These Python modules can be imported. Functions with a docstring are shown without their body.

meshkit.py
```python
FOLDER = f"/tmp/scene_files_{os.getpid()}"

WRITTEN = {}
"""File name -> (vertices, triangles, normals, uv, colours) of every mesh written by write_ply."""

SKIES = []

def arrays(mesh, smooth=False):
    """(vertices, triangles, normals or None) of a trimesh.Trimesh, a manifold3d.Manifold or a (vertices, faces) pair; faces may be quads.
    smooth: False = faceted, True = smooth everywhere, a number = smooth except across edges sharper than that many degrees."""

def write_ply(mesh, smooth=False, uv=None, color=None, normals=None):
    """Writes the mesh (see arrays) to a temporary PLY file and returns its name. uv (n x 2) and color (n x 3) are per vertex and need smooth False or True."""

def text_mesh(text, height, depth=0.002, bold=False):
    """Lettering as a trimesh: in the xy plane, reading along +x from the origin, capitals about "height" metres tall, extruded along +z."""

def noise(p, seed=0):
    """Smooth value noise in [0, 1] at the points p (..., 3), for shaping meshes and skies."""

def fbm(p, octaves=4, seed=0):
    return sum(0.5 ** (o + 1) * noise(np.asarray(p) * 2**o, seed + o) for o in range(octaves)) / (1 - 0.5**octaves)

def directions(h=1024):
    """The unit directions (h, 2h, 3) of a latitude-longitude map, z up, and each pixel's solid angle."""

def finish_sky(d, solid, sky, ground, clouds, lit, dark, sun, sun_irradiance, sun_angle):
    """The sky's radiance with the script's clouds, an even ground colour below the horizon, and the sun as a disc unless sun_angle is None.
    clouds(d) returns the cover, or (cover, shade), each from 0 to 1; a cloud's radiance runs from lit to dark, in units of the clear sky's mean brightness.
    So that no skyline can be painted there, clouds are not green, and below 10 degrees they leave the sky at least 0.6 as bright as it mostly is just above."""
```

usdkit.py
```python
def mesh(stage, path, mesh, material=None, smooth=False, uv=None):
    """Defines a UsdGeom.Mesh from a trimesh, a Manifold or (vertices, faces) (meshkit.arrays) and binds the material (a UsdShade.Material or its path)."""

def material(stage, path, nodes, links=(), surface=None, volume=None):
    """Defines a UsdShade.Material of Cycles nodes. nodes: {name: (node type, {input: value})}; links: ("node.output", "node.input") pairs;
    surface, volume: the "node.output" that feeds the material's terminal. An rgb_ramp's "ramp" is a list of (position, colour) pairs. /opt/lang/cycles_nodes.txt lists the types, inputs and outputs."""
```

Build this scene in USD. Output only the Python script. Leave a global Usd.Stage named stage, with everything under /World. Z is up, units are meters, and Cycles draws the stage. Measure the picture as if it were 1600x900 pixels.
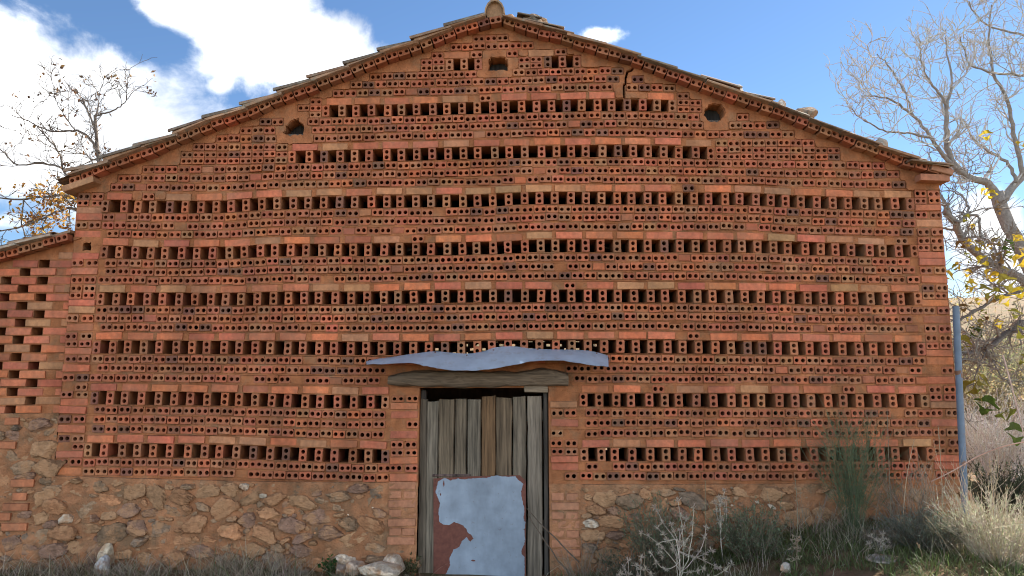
import math, numpy as np, trimesh, usdkit, meshkit
from shapely.geometry import Polygon, box, Point, MultiPolygon
from shapely.ops import unary_union
from shapely import affinity
from scipy.interpolate import PchipInterpolator
from pxr import Usd, UsdGeom, UsdLux, UsdShade, Gf, Sdf, Vt

stage = Usd.Stage.CreateInMemory()
UsdGeom.SetStageUpAxis(stage, 'Z')
UsdGeom.SetStageMetersPerUnit(stage, 1.0)
world = UsdGeom.Xform.Define(stage, '/World')
UsdGeom.Scope.Define(stage, '/World/Looks')
rng = np.random.default_rng(7)

# ------------------------------------------------------------------ camera
FPX, PITCH, DIST, EYE = 1080.0, math.radians(7.5), 6.3, 1.70     # focal length in pixels of the 1600 px photograph
cam = UsdGeom.Camera.Define(stage, '/World/camera')
cam.AddTranslateOp().Set((0, -DIST, EYE))
cam.AddRotateXOp().Set(90 + math.degrees(PITCH))
cam.CreateHorizontalApertureAttr(36.0)
cam.CreateFocalLengthAttr(36.0 * FPX / 1600)
cam.CreateExposureAttr(1.82)

# ------------------------------------------------------------------ sky and sun
SUN_AZ, SUN_EL = math.radians(48), math.radians(38)
sky = UsdLux.DomeLight.Define(stage, '/World/sky')
sky.GetPrim().SetCustomDataByKey('kind', 'structure')
SKY_STRENGTH = 0.05


def blobs():
    """Cumulus shapes as ellipses in the tangent plane of the world's +y direction: (p, q, half axes, turn, weight)."""
    def pq(u, v):
        dx, dy = (u - 800) / FPX, (450 - v) / FPX
        y, z = math.cos(PITCH) - dy * math.sin(PITCH), dy * math.cos(PITCH) + math.sin(PITCH)
        return dx / y, z / y
    out = []
    for u, v, a, b, t, w in ((70, 190, 310, 120, -21, 1.1), (0, 110, 110, 70, -15, 1.0), (190, 235, 190, 70, -18, 1.05), (475, 78, 140, 56, -8, 1.0), (380, 60, 95, 62, -40, 1.0), (290, 10, 95, 42, -25, 1.0),
                             (400, 5, 90, 45, 0, 1.0), (350, 130, 38, 20, 20, .62), (930, 58, 52, 24, 15, .60), (1540, 380, 80, 85, 0, .85), (20, 345, 60, 22, 0, .7)):
        p, q = pq(u, v)
        out.append((p, q, a / FPX * 1.05, b / FPX * 1.2, math.radians(t), w))
    return out


nodes = {'tc': ('texture_coordinate', {}), 'sep': ('separate_xyz', {}),
         'st': ('sky_texture', {'sky_type': 'single_scattering', 'sun_disc': False, 'sun_elevation': SUN_EL, 'sun_rotation': SUN_AZ, 'altitude': 900.0, 'air_density': 1.0, 'aerosol_density': 0.08, 'ozone_density': 3.0}),
         'hs': ('hsv', {'saturation': 1.08, 'value': 1.0}),
         'ymax': ('math', {'math_type': 'maximum', 'value2': 0.06}),
         'p': ('math', {'math_type': 'divide'}), 'q': ('math', {'math_type': 'divide'}),
         'pq': ('combine_xyz', {'z': 0.0}),
         'n1': ('noise_texture', {'scale': 7.0, 'detail': 10.0, 'roughness': 0.6, 'distortion': 0.3}),
         'n2': ('noise_texture', {'scale': 1.7, 'detail': 8.0, 'roughness': 0.55}),
         'bg': ('background_shader', {'strength': SKY_STRENGTH})}
links = [('tc.generated', 'sep.vector'), ('st.color', 'hs.color'), ('sep.y', 'ymax.value1'), ('sep.x', 'p.value1'), ('ymax.value', 'p.value2'),
         ('sep.z', 'q.value1'), ('ymax.value', 'q.value2'), ('p.value', 'pq.x'), ('q.value', 'pq.y'), ('tc.generated', 'n1.vector'), ('tc.generated', 'n2.vector')]
last = None
for i, (p, q, a, b, t, w) in enumerate(blobs()):
    nodes[f'm{i}'] = ('mapping', {'mapping_type': 'texture', 'location': (p, q, 0), 'rotation': (0, 0, t), 'scale': (a, b, 1)})
    nodes[f'l{i}'] = ('vector_math', {'math_type': 'length'})
    nodes[f'r{i}'] = ('map_range', {'from_min': 1.75, 'from_max': 0.35, 'to_min': 0.0, 'to_max': w, 'clamp': True})
    links += [('pq.vector', f'm{i}.vector'), (f'm{i}.vector', f'l{i}.vector1'), (f'l{i}.value', f'r{i}.value')]
    if last:
        nodes[f'x{i}'] = ('math', {'math_type': 'maximum'})
        links += [(last, f'x{i}.value1'), (f'r{i}.result', f'x{i}.value2')]
        last = f'x{i}.value'
    else:
        last = f'r{i}.result'
nodes.update({
    'front': ('map_range', {'from_min': 0.06, 'from_max': 0.2, 'clamp': True}),
    'fm': ('math', {'math_type': 'multiply'}),
    'half': ('math', {'math_type': 'subtract', 'value2': 0.5}),
    'add': ('math', {'math_type': 'multiply_add', 'value2': 1.7}),
    'cv': ('map_range', {'range_type': 'smoothstep', 'from_min': 0.36, 'from_max': 0.78, 'clamp': True}),
    # the rest of the sky carries the same broken cumulus
    'back': ('map_range', {'from_min': 0.15, 'from_max': -0.15, 'clamp': True}),
    'cn': ('map_range', {'range_type': 'smoothstep', 'from_min': 0.46, 'from_max': 0.62, 'clamp': True}),
    'cb': ('math', {'math_type': 'multiply'}),
    'cover': ('math', {'math_type': 'maximum'}),
    'up': ('map_range', {'from_min': -0.01, 'from_max': 0.04, 'clamp': True}),
    'cover2': ('math', {'math_type': 'multiply'}),
    'n3': ('noise_texture', {'scale': 5.0, 'detail': 6.0, 'roughness': 0.55}),
    'cc': ('rgb_ramp', {'ramp': [(0.0, (4.8, 5.3, 6.0)), (0.36, (5.2, 5.6, 6.2)), (0.52, (9.5, 9.7, 9.9)), (0.66, (17., 16.8, 16.4)), (1.0, (19., 18.8, 18.4))]}),
    'mx': ('mix', {})})
links += [('sep.y', 'front.value'), (last, 'fm.value1'), ('front.result', 'fm.value2'), ('n1.fac', 'half.value1'), ('half.value', 'add.value1'), ('fm.value', 'add.value3'),
          ('add.value', 'cv.value'), ('sep.y', 'back.value'), ('n2.fac', 'cn.value'), ('cn.result', 'cb.value1'), ('back.result', 'cb.value2'),
          ('cv.result', 'cover.value1'), ('cb.value', 'cover.value2'), ('sep.z', 'up.value'), ('cover.value', 'cover2.value1'), ('up.result', 'cover2.value2'),
          ('cover2.value', 'mx.fac'), ('hs.color', 'mx.color1'), ('tc.generated', 'n3.vector'), ('n3.fac', 'cc.fac'), ('cc.color', 'mx.color2'), ('mx.color', 'bg.color')]
sky_mat = usdkit.material(stage, '/World/Looks/sky', nodes, links, surface='bg.background')
UsdShade.MaterialBindingAPI.Apply(sky.GetPrim()).Bind(sky_mat)

sun = UsdLux.DistantLight.Define(stage, '/World/sun')
sun.CreateIntensityAttr(1.25)
sun.CreateNormalizeAttr(True)
sun.CreateAngleAttr(0.5)
sun.CreateColorAttr(Gf.Vec3f(1.0, 0.93, 0.82))
S = np.array([math.sin(SUN_AZ) * math.cos(SUN_EL), math.cos(SUN_AZ) * math.cos(SUN_EL), math.sin(SUN_EL)])
zx = np.cross([0, 0, 1], S); zx /= np.linalg.norm(zx); zy = np.cross(S, zx)
sun.AddTransformOp().Set(Gf.Matrix4d(*zx, 0, *zy, 0, *S, 0, 0, 0, 8, 1))

# ------------------------------------------------------------------ helpers
counts = {}


def path_of(parent, name):
    base = parent if isinstance(parent, str) else str(parent.GetPath())
    k = counts.get((base, name), 0)
    counts[(base, name)] = k + 1
    return f'{base}/{name}' + (f'_{k:03d}' if k else '')


def tag(prim, label=None, cat=None, group=None, kind=None):
    for k, v in (('label', label), ('category', cat), ('group', group), ('kind', kind)):
        if v:
            prim.SetCustomDataByKey(k, v)
    return prim


def thing(name, label=None, cat=None, loc=(0, 0, 0), group=None):
    x = UsdGeom.Xform.Define(stage, path_of('/World', name))
    x.AddTranslateOp().Set(tuple(map(float, loc)))
    p = tag(x.GetPrim(), label, cat, group)
    ORIGIN[str(p.GetPath())] = np.array(loc, float)
    return p


ORIGIN = {}


class MB:
    """Collects vertices, triangles and a tint per vertex; build() makes them one mesh."""
    def __init__(self):
        self.v, self.f, self.t, self.n = [], [], [], 0

    def add(self, v, f, tint=(1, 1, 1)):
        v = np.asarray(v, float)
        f = np.asarray(f, int)
        if f.ndim == 2 and f.shape[1] == 4:
            f = np.vstack([f[:, [0, 1, 2]], f[:, [0, 2, 3]]])
        tint = np.asarray(tint, float)
        self.v.append(v); self.f.append(f + self.n); self.t.append(np.broadcast_to(tint, (len(v), 3)))
        self.n += len(v)
        return self

    def arrays(self):
        return np.vstack(self.v), np.vstack(self.f), np.vstack(self.t)

    def build(self, name, mat, parent='/World', smooth=False, label=None, cat=None, group=None, kind=None):
        v, f, t = self.arrays()
        base = parent if isinstance(parent, str) else str(parent.GetPath())
        top = '/'.join(base.split('/')[:3])
        off = ORIGIN.get(top)
        if off is not None:
            v = v - off
        m = usdkit.mesh(stage, path_of(base, name), (v, f), mat, smooth=smooth)
        pv = UsdGeom.PrimvarsAPI(m).CreatePrimvar('tint', Sdf.ValueTypeNames.Color3fArray, 'vertex')
        if len(m.GetPointsAttr().Get()) != len(t):                # a smoothing angle has split vertices
            t = np.broadcast_to(t[0], (len(m.GetPointsAttr().Get()), 3))
        pv.Set(Vt.Vec3fArray.FromNumpy(t.astype(np.float32)))
        return tag(m.GetPrim(), label, cat, group, kind)


def one(name, v, f, mat, parent='/World', tint=(1, 1, 1), smooth=False, **kw):
    return MB().add(v, f, tint).build(name, mat, parent, smooth, **kw)


def ray(u, v):
    dx, dy = (u - 800) / FPX, (450 - v) / FPX
    return np.array([dx, math.cos(PITCH) - dy * math.sin(PITCH), dy * math.cos(PITCH) + math.sin(PITCH)])


def P(u, v, Y=0.0):
    """The point at depth Y whose image in the photograph is (u, v): how the place was measured."""
    r = ray(u, v)
    return np.array([0, -DIST, EYE]) + r * ((Y + DIST) / r[1])


def tube(pts, radii, sides=6, cap=True):
    pts = np.asarray(pts, float); n = len(pts)
    radii = np.broadcast_to(np.asarray(radii, float), (n,))
    d = np.gradient(pts, axis=0); d /= np.linalg.norm(d, axis=1, keepdims=True) + 1e-12
    up = np.array([0.31, 0.2, 0.93]) if abs(d[0] @ np.array([0.31, .2, .93])) < 0.9 else np.array([1., 0, 0])
    v = []
    for i in range(n):
        a = np.cross(d[i], up); a /= np.linalg.norm(a) + 1e-12
        b = np.cross(d[i], a); up = -np.cross(d[i], a) if False else up
        th = np.arange(sides) / sides * 2 * np.pi
        v.append(pts[i] + radii[i] * (np.cos(th)[:, None] * a + np.sin(th)[:, None] * b))
    v = np.vstack(v); f = []
    for i in range(n - 1):
        for k in range(sides):
            a, b = i * sides + k, i * sides + (k + 1) % sides
            f += [(a, b, b + sides), (a, b + sides, a + sides)]
    if cap:
        for k in range(1, sides - 1):
            f.append((0, k + 1, k)); o = (n - 1) * sides
            f.append((o, o + k, o + k + 1))
    return v, np.array(f)


def bevel_box(lo, hi, c=0.004, jit=0.0):
    """A box with chamfered edges: the hull of its 24 corner points."""
    lo, hi = np.asarray(lo, float), np.asarray(hi, float)
    pts = []
    for sx in (0, 1):
        for sy in (0, 1):
            for sz in (0, 1):
                p = np.where([sx, sy, sz], hi, lo); s = np.where([sx, sy, sz], -1, 1)
                for k in range(3):
                    q = p.copy()
                    for j in range(3):
                        if j != k:
                            q[j] += s[j] * c
                    pts.append(q)
    pts = np.array(pts)
    if jit:
        pts = pts + rng.normal(0, jit, pts.shape)
    h = trimesh.convex.convex_hull(pts)
    return np.array(h.vertices), np.array(h.faces)


def fan(outline):
    n = len(outline)
    return np.array([(0, i, i + 1) for i in range(1, n - 1)])


def smoothstep(a, b, x):
    t = np.clip((np.asarray(x, float) - a) / (b - a), 0, 1)
    return t * t * (3 - 2 * t)


# ------------------------------------------------------------------ materials
def mat_tinted(name, rough=0.85, noise_scale=18.0, lo=0.72, hi=1.22, bump=0.25, bump_scale=90.0, dist=0.004, stain=None, stain_scale=3.0, stain_rng=(0.5, 0.75), stretch=None, spec=0.3, metallic=0.0, wear=0.0):
    nd = {'at': ('attribute', {'attribute': 'tint'}), 'geo': ('geometry', {}),
          'n': ('noise_texture', {'scale': noise_scale, 'detail': 5.0, 'roughness': 0.6}),
          'mr': ('map_range', {'from_min': 0.25, 'from_max': 0.75, 'to_min': lo, 'to_max': hi, 'clamp': True}),
          'mul': ('vector_math', {'math_type': 'scale'}),
          'bn': ('noise_texture', {'scale': bump_scale, 'detail': 4.0, 'roughness': 0.65}),
          'bm': ('bump', {'strength': bump, 'distance': dist}),
          'p': ('principled_bsdf', {'roughness': rough, 'specular_ior_level': spec, 'metallic': metallic})}
    src = 'geo.position'
    ln = []
    if stretch:
        nd['mp'] = ('mapping', {'mapping_type': 'point', 'scale': stretch})
        ln.append(('geo.position', 'mp.vector')); src = 'mp.vector'
    ln += [(src, 'n.vector'), (src, 'bn.vector'), ('n.fac', 'mr.value'), ('at.color', 'mul.vector1'), ('mr.result', 'mul.scale'), ('bn.fac', 'bm.height'), ('bm.normal', 'p.normal')]
    out = 'mul.vector'
    if stain:
        nd['sn'] = ('noise_texture', {'scale': stain_scale, 'detail': 8.0, 'roughness': 0.68})
        nd['sm'] = ('map_range', {'from_min': stain_rng[0], 'from_max': stain_rng[1], 'to_min': 0.0, 'to_max': stain[3] if len(stain) > 3 else 0.8, 'clamp': True})
        nd['sx'] = ('mix', {'color2': stain[:3]})
        ln += [('geo.position', 'sn.vector'), ('sn.fac', 'sm.value'), ('sm.result', 'sx.fac'), (out, 'sx.color1')]
        out = 'sx.color'
    if wear:
        nd['wm'] = ('mapping', {'mapping_type': 'point', 'scale': (3.2, 3.2, .75)})
        nd['wn'] = ('noise_texture', {'scale': 1.0, 'detail': 7.0, 'roughness': 0.65})
        nd['wr'] = ('map_range', {'from_min': 0.32, 'from_max': 0.66, 'to_min': wear, 'to_max': 1.12, 'clamp': True})
        nd['ws'] = ('vector_math', {'math_type': 'scale'})
        ln += [('geo.position', 'wm.vector'), ('wm.vector', 'wn.vector'), ('wn.fac', 'wr.value'), (out, 'ws.vector1'), ('wr.result', 'ws.scale')]
        out = 'ws.vector'
    ln.append((out, 'p.base_color'))
    return usdkit.material(stage, f'/World/Looks/{name}', nd, ln, surface='p.BSDF')


def mat_leaf(name, trans=0.35, rough=0.6, lo=0.8, hi=1.2):
    nd = {'at': ('attribute', {'attribute': 'tint'}), 'geo': ('geometry', {}), 'n': ('noise_texture', {'scale': 40.0, 'detail': 2.0}),
          'mr': ('map_range', {'from_min': 0.3, 'from_max': 0.7, 'to_min': lo, 'to_max': hi, 'clamp': True}), 'mul': ('vector_math', {'math_type': 'scale'}),
          'p': ('principled_bsdf', {'roughness': rough, 'specular_ior_level': 0.25}), 't': ('translucent_bsdf', {}), 'm': ('mix_closure', {'fac': trans})}
    ln = [('geo.position', 'n.vector'), ('n.fac', 'mr.value'), ('at.color', 'mul.vector1'), ('mr.result', 'mul.scale'), ('mul.vector', 'p.base_color'), ('mul.vector', 't.color'), ('p.BSDF', 'm.closure1'), ('t.BSDF', 'm.closure2')]
    return usdkit.material(stage, f'/World/Looks/{name}', nd, ln, surface='m.closure')


M = dict(
    brick=mat_tinted('fired_clay', noise_scale=26, lo=0.7, hi=1.25, bump=0.5, bump_scale=130, dist=0.003, stain=(0.20, 0.12, 0.07, 0.62), stain_scale=4.5, stain_rng=(0.42, 0.72), wear=.68),
    mortar=mat_tinted('earth_mortar', noise_scale=9, lo=0.62, hi=1.25, bump=0.9, bump_scale=60, dist=0.012, stain=(0.2, 0.14, 0.085, 0.7), stain_scale=5, stain_rng=(0.48, 0.7), rough=0.95, spec=0.1, wear=.66),
    footing=mat_tinted('footing_mortar', noise_scale=7, lo=0.6, hi=1.3, bump=1.0, bump_scale=45, dist=0.02, stain=(0.20, 0.14, 0.085, 0.7), stain_scale=5, stain_rng=(0.46, 0.66), rough=0.95, spec=0.1, wear=.7),
    stone=mat_tinted('field_stone', noise_scale=22, lo=0.55, hi=1.4, bump=0.9, bump_scale=70, dist=0.01, stain=(0.36, 0.20, 0.105, 0.9), stain_scale=7, stain_rng=(0.47, 0.62), rough=0.95, spec=0.1),
    tile=mat_tinted('roof_clay', noise_scale=14, lo=0.55, hi=1.35, bump=0.6, bump_scale=80, dist=0.006, stain=(0.2, 0.19, 0.15, 0.8), stain_scale=11, stain_rng=(0.5, 0.66), rough=0.9),
    wood=mat_tinted('weathered_wood', noise_scale=2.2, lo=0.22, hi=1.75, bump=0.8, bump_scale=5.0, dist=0.01, stretch=(24, 24, 1.0), rough=0.85, spec=0.2, wear=.6),
    beam=mat_tinted('weathered_beam', noise_scale=3.0, lo=0.45, hi=1.5, bump=0.9, bump_scale=5.0, dist=0.012, stretch=(1.3, 20, 24), rough=0.9, spec=0.15),
    bark=mat_tinted('bark', noise_scale=22, lo=0.6, hi=1.3, bump=0.6, bump_scale=60, dist=0.01, rough=0.9, spec=0.15),
    zinc=mat_tinted('galvanised_sheet', noise_scale=9, lo=0.85, hi=1.12, bump=0.12, bump_scale=30, dist=0.006, rough=0.45, spec=0.5, metallic=0.15, stain=(0.27, 0.24, 0.21, 0.6), stain_scale=10, stain_rng=(0.54, 0.74)),
    paint=mat_tinted('flaking_paint', noise_scale=7, lo=0.78, hi=1.2, bump=0.35, bump_scale=9, dist=0.01, rough=0.55, spec=0.35, wear=.8, stain=(0.13, 0.10, 0.09, 0.7), stain_scale=22, stain_rng=(0.6, 0.74)),
    rust=mat_tinted('rusty_sheet', noise_scale=24, lo=0.7, hi=1.25, bump=0.3, bump_scale=160, dist=0.002, rough=0.8, spec=0.2),
    pole=mat_tinted('pole_paint', noise_scale=12, lo=0.75, hi=1.15, bump=0.1, bump_scale=80, dist=0.002, rough=0.5, spec=0.4, stain=(0.2, 0.09, 0.04, 0.9), stain_scale=7, stain_rng=(0.62, 0.68)),
    dark=mat_tinted('old_plaster', noise_scale=6, bump=0.5, bump_scale=40, rough=0.95, spec=0.1),
    soil=mat_tinted('soil', noise_scale=6, lo=0.6, hi=1.35, bump=1.0, bump_scale=25, dist=0.03, rough=0.95, spec=0.1, stain=(0.07, 0.085, 0.035, 0.8), stain_scale=1.7, stain_rng=(0.45, 0.62)),
    leaf=mat_leaf('leaf'), grass=mat_leaf('grass_blade', trans=0.25), stem=mat_tinted('dry_stem', noise_scale=40, bump=0.0, rough=0.8, spec=0.2),
)

# ------------------------------------------------------------------ terrain heights
def ground_z(x, y):
    """Ground level: low by the door, a bank rising to the right, a hillside behind."""
    x, y = np.asarray(x, float), np.asarray(y, float)
    z = 0.0 + 0.42 * smoothstep(0.5, 3.0, x) + 0.06 * smoothstep(-0.9, -2.5, x)
    z = z * smoothstep(-5.5, -1.2, y) + 0.02 * np.minimum(y, 0) * (1 - smoothstep(0.5, 2.5, x))
    z = z + 0.5 * smoothstep(4.5, 12, x) * smoothstep(-6, 2, y)
    z = z + 13.0 * smoothstep(30, 110, y + 0.12 * x) + 5 * smoothstep(60, 150, np.abs(x))
    return z + 0.05 * (meshkit.fbm(np.stack([x * 1.3, y * 1.3, 0 * x], -1), 3, 3) - 0.5) + 0.9 * smoothstep(14, 40, np.hypot(x, y)) * (meshkit.fbm(np.stack([x * .05, y * .05, 0 * x], -1), 3, 5) - 0.5)


ax = np.concatenate([-np.geomspace(6, 260, 36)[::-1], np.linspace(-5.8, 5.8, 117), np.geomspace(6, 260, 36)])
ay = np.concatenate([-np.geomspace(6, 120, 20)[::-1], np.linspace(-5.8, 2, 79), np.geomspace(2.2, 260, 46)])
gx, gy = np.meshgrid(ax, ay)
gz = ground_z(gx, gy)
nx, ny = len(ax), len(ay)
ii = (np.arange(ny - 1)[:, None] * nx + np.arange(nx - 1)).ravel()
one('ground', np.stack([gx.ravel(), gy.ravel(), gz.ravel()], 1), np.stack([ii, ii + 1, ii + nx + 1, ii + nx], 1), M['soil'], tint=(0.21, 0.135, 0.08), smooth=True, kind='structure')

# ------------------------------------------------------------------ the barn: measured lines of the gable wall
XL, XR = -4.07, 4.01                                  # corners of the wall
HOLES_L = [(107, 283), (117, 280.5), (170, 259), (240, 234), (315, 201), (393, 174), (418, 162), (517, 124), (589, 95), (658, 71), (721, 46), (765, 32)]
HOLES_R = [(799, 35), (837, 48), (883, 59), (926, 74), (984, 90), (1044, 113), (1099, 133), (1154, 153), (1214, 173), (1267, 195), (1347, 226), (1425, 255), (1448, 261), (1474, 268)]
VY = -0.10                                            # the verge stands this far in front of the wall
vl = np.array([P(u, v, VY) for u, v in HOLES_L]); vr = np.array([P(u, v, VY) for u, v in HOLES_R])
apex = np.array([[-0.10, VY, 5.115]])
vline = np.vstack([vl, apex, vr])


def verge_z(x):
    return np.interp(x, vline[:, 0], vline[:, 2])


S_ROWS = [
    [(519, 158.8), (655, 156), (851, 150.8), (949, 148.7), (1039, 150)],
    [(467, 230), (614, 226.7), (857, 221), (961, 220), (1099, 223.8)],
    [(193, 307), (326, 308), (423, 302.7), (614, 299), (767, 297), (820, 294), (1175, 295.5), (1223, 298.6), (1414, 303)],
    [(183, 378.5), (323, 380.5), (440, 375), (689, 373.5), (784, 371), (846, 367.4), (1155, 368.3), (1252, 372), (1399, 376.6)],
    [(165, 451), (373, 452), (427, 450), (573, 449), (732, 446), (832, 445.7), (1152, 447), (1304, 449.7), (1396, 450.5)],
    [(165, 525.4), (349, 526), (664, 527), (826, 524), (935, 523.7), (1310, 528), (1411, 528.5)],
    [(160, 604.8), (351, 607), (577, 610.6), (944, 607.4), (1272, 608.5), (1419, 609)],
    [(159, 685.3), (347, 688), (592, 695), (953, 692.6), (1141, 692.6), (1240, 692.6), (1402, 691.4)]]


def curve(row):
    p = np.array([P(u, v) for u, v in row])
    f = PchipInterpolator(p[:, 0], p[:, 2])
    return lambda x: f(np.clip(x, p[0, 0], p[-1, 0]))


S = [curve(r) for r in S_ROWS]
FR = (0.214, 0.446, 0.626, 0.814)
top_row = lambda x: S[0](x) + 0.44 + 0.0 * x                       # the partial row under the ridge
bot_row = lambda x: S[7](x) - 0.475
S_all = [top_row] + S + [bot_row]
courses = []                                          # (kind, z of x, k)
def between(a, b, f):
    return lambda x: a(x) * (1 - f) + b(x) * f


top3 = lambda x: top_row(x) + 0.44
for f in FR[1:]:
    courses.append(('h', between(top3, top_row, f), -1))
for k in range(9):
    courses.append(('s', S_all[k], k))
    courses.append(('e', between(S_all[k], S_all[k + 1], FR[0]), k))
    for f in FR[1:] if k < 8 else (0.43, 0.60):
        courses.append(('h', between(S_all[k], S_all[k + 1], f), k))

BASE_Z = lambda x: np.interp(x, [-4.1, -2.4, 0.8, 3.2, 4.0], [0.85, 0.80, 0.775, 0.78, 0.76])   # top of the rubble footing
DOOR_L, DOOR_R, DOOR_T = -0.835, 0.33, 1.60
LINTEL = (P(606, 606)[0], P(887, 606)[0], 1.605, 1.80)
openings = [Polygon([tuple(P(u, v)[[0, 2]]) for u, v in poly]) for poly in (
    [(764, 109), (764, 95), (770, 89), (786, 89), (794, 94), (794, 109)],
    [(445, 211), (446, 197), (455, 191), (466, 185), (474, 197), (473, 211)],
    [(1117 + 15.5 * math.cos(a), 176 + 14 * math.sin(a)) for a in np.linspace(0, 2 * np.pi, 14, endpoint=False)],
    [(130, 391), (130, 380), (141, 379), (142, 391)])]
openings = [Polygon(np.array(o.segmentize(.025).exterior.coords)[:-1] + np.random.default_rng(5 + i).normal(0, .0055, (len(o.segmentize(.025).exterior.coords) - 1, 2))).buffer(0) for i, o in enumerate(openings)]
crack = Polygon([tuple(P(u, v)[[0, 2]]) for u, v in ((992, 101), (994, 102), (988, 111), (982, 113), (979, 124), (979, 133), (976, 134), (976.5, 153), (974, 153), (973.5, 132), (976, 131), (976.5, 121), (979, 111), (985, 109))])
block = unary_union([o.buffer(0.012) for o in openings] + [box(LINTEL[0] + .02, LINTEL[2] - .05, LINTEL[1] - .02, LINTEL[3]), box(DOOR_L, 0, DOOR_R, DOOR_T)])

# brick colours: how each brick came out of the kiln
SALMON, ORANGE, TAN, RED, BROWN, BURNT = (.49, .145, .072), (.52, .158, .064), (.40, .184, .086), (.445, .125, .068), (.345, .108, .05), (.085, .056, .046)


def kiln(kind):
    if kind == 's':
        c = [SALMON, ORANGE, TAN, RED, BROWN][rng.choice(5, p=[.32, .22, .24, .17, .05])]
    else:
        c = [SALMON, ORANGE, TAN, RED, BROWN, BURNT][rng.choice(6, p=[.19, .17, .15, .10, .33, .06])]
        c = (np.array(c) * .6 + np.array((.385, .114, .052)) * .4) * 0.86
    return np.clip(np.array(c) * rng.normal(1, .09) * (1 + rng.normal(0, .04, 3)), .03, .75)


# brick templates in face coordinates: x along, y into the wall, z up
def holed_brick(w, h, d, r, off, seed):
    g = np.random.default_rng(seed)
    c = 0.006
    ring = np.array([(-w/2 + c, -h/2), (w/2 - c, -h/2), (w/2, -h/2 + c), (w/2, h/2 - c), (w/2 - c, h/2), (-w/2 + c, h/2), (-w/2, h/2 - c), (-w/2, -h/2 + c)])
    ring = ring + g.normal(0, .0014, ring.shape)
    if g.random() < .35:                              # a knocked corner
        k = g.integers(0, 4) * 2
        ring[(k + 1) % 8] *= 0.90; ring[(k + 2) % 8] *= 0.92
    th = np.arange(10) / 10 * 2 * np.pi
    rings = []
    for s in (-1, 1):
        rr = r * g.normal(1, .05)
        rings.append(np.stack([s * off + g.normal(0, .0015) + rr * np.cos(th), g.normal(0, .0015) + rr * np.sin(th) * g.normal(.98, .04)], 1))
    poly = Polygon(ring, [q[::-1] for q in rings])
    v2, f2 = trimesh.creation.triangulate_polygon(poly, engine='earcut')
    n = len(v2)
    v = [np.stack([v2[:, 0], np.zeros(n), v2[:, 1]], 1)]
    a, b, cc = v2[f2[:, 0]], v2[f2[:, 1]], v2[f2[:, 2]]
    area = (b[:, 0]-a[:, 0])*(cc[:, 1]-a[:, 1]) - (b[:, 1]-a[:, 1])*(cc[:, 0]-a[:, 0])
    f2 = np.where((area < 0)[:, None], f2[:, ::-1], f2)     # seen from -y counter-clockwise
    f = [f2]
    for loop, inward in ((ring, False), (rings[0], True), (rings[1], True)):
        m = len(loop); o = sum(map(len, v))
        v.append(np.stack([loop[:, 0], np.zeros(m), loop[:, 1]], 1)); v.append(np.stack([loop[:, 0], np.full(m, d), loop[:, 1]], 1))
        i = np.arange(m); j = (i + 1) % m
        q = np.stack([o + i, o + m + i, o + m + j, o + j], 1)
        if inward:
            q = q[:, ::-1]
        f.append(np.vstack([q[:, [0, 1, 2]], q[:, [0, 2, 3]]]))
    return np.vstack(v), np.vstack(f)


def solid_brick(w, h, d, seed):
    global rng
    keep, rng = rng, np.random.default_rng(seed)
    v, f = bevel_box((-w/2, 0, -h/2), (w/2, d, h/2), 0.005, 0.0013)
    rng = keep
    return v, f


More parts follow.
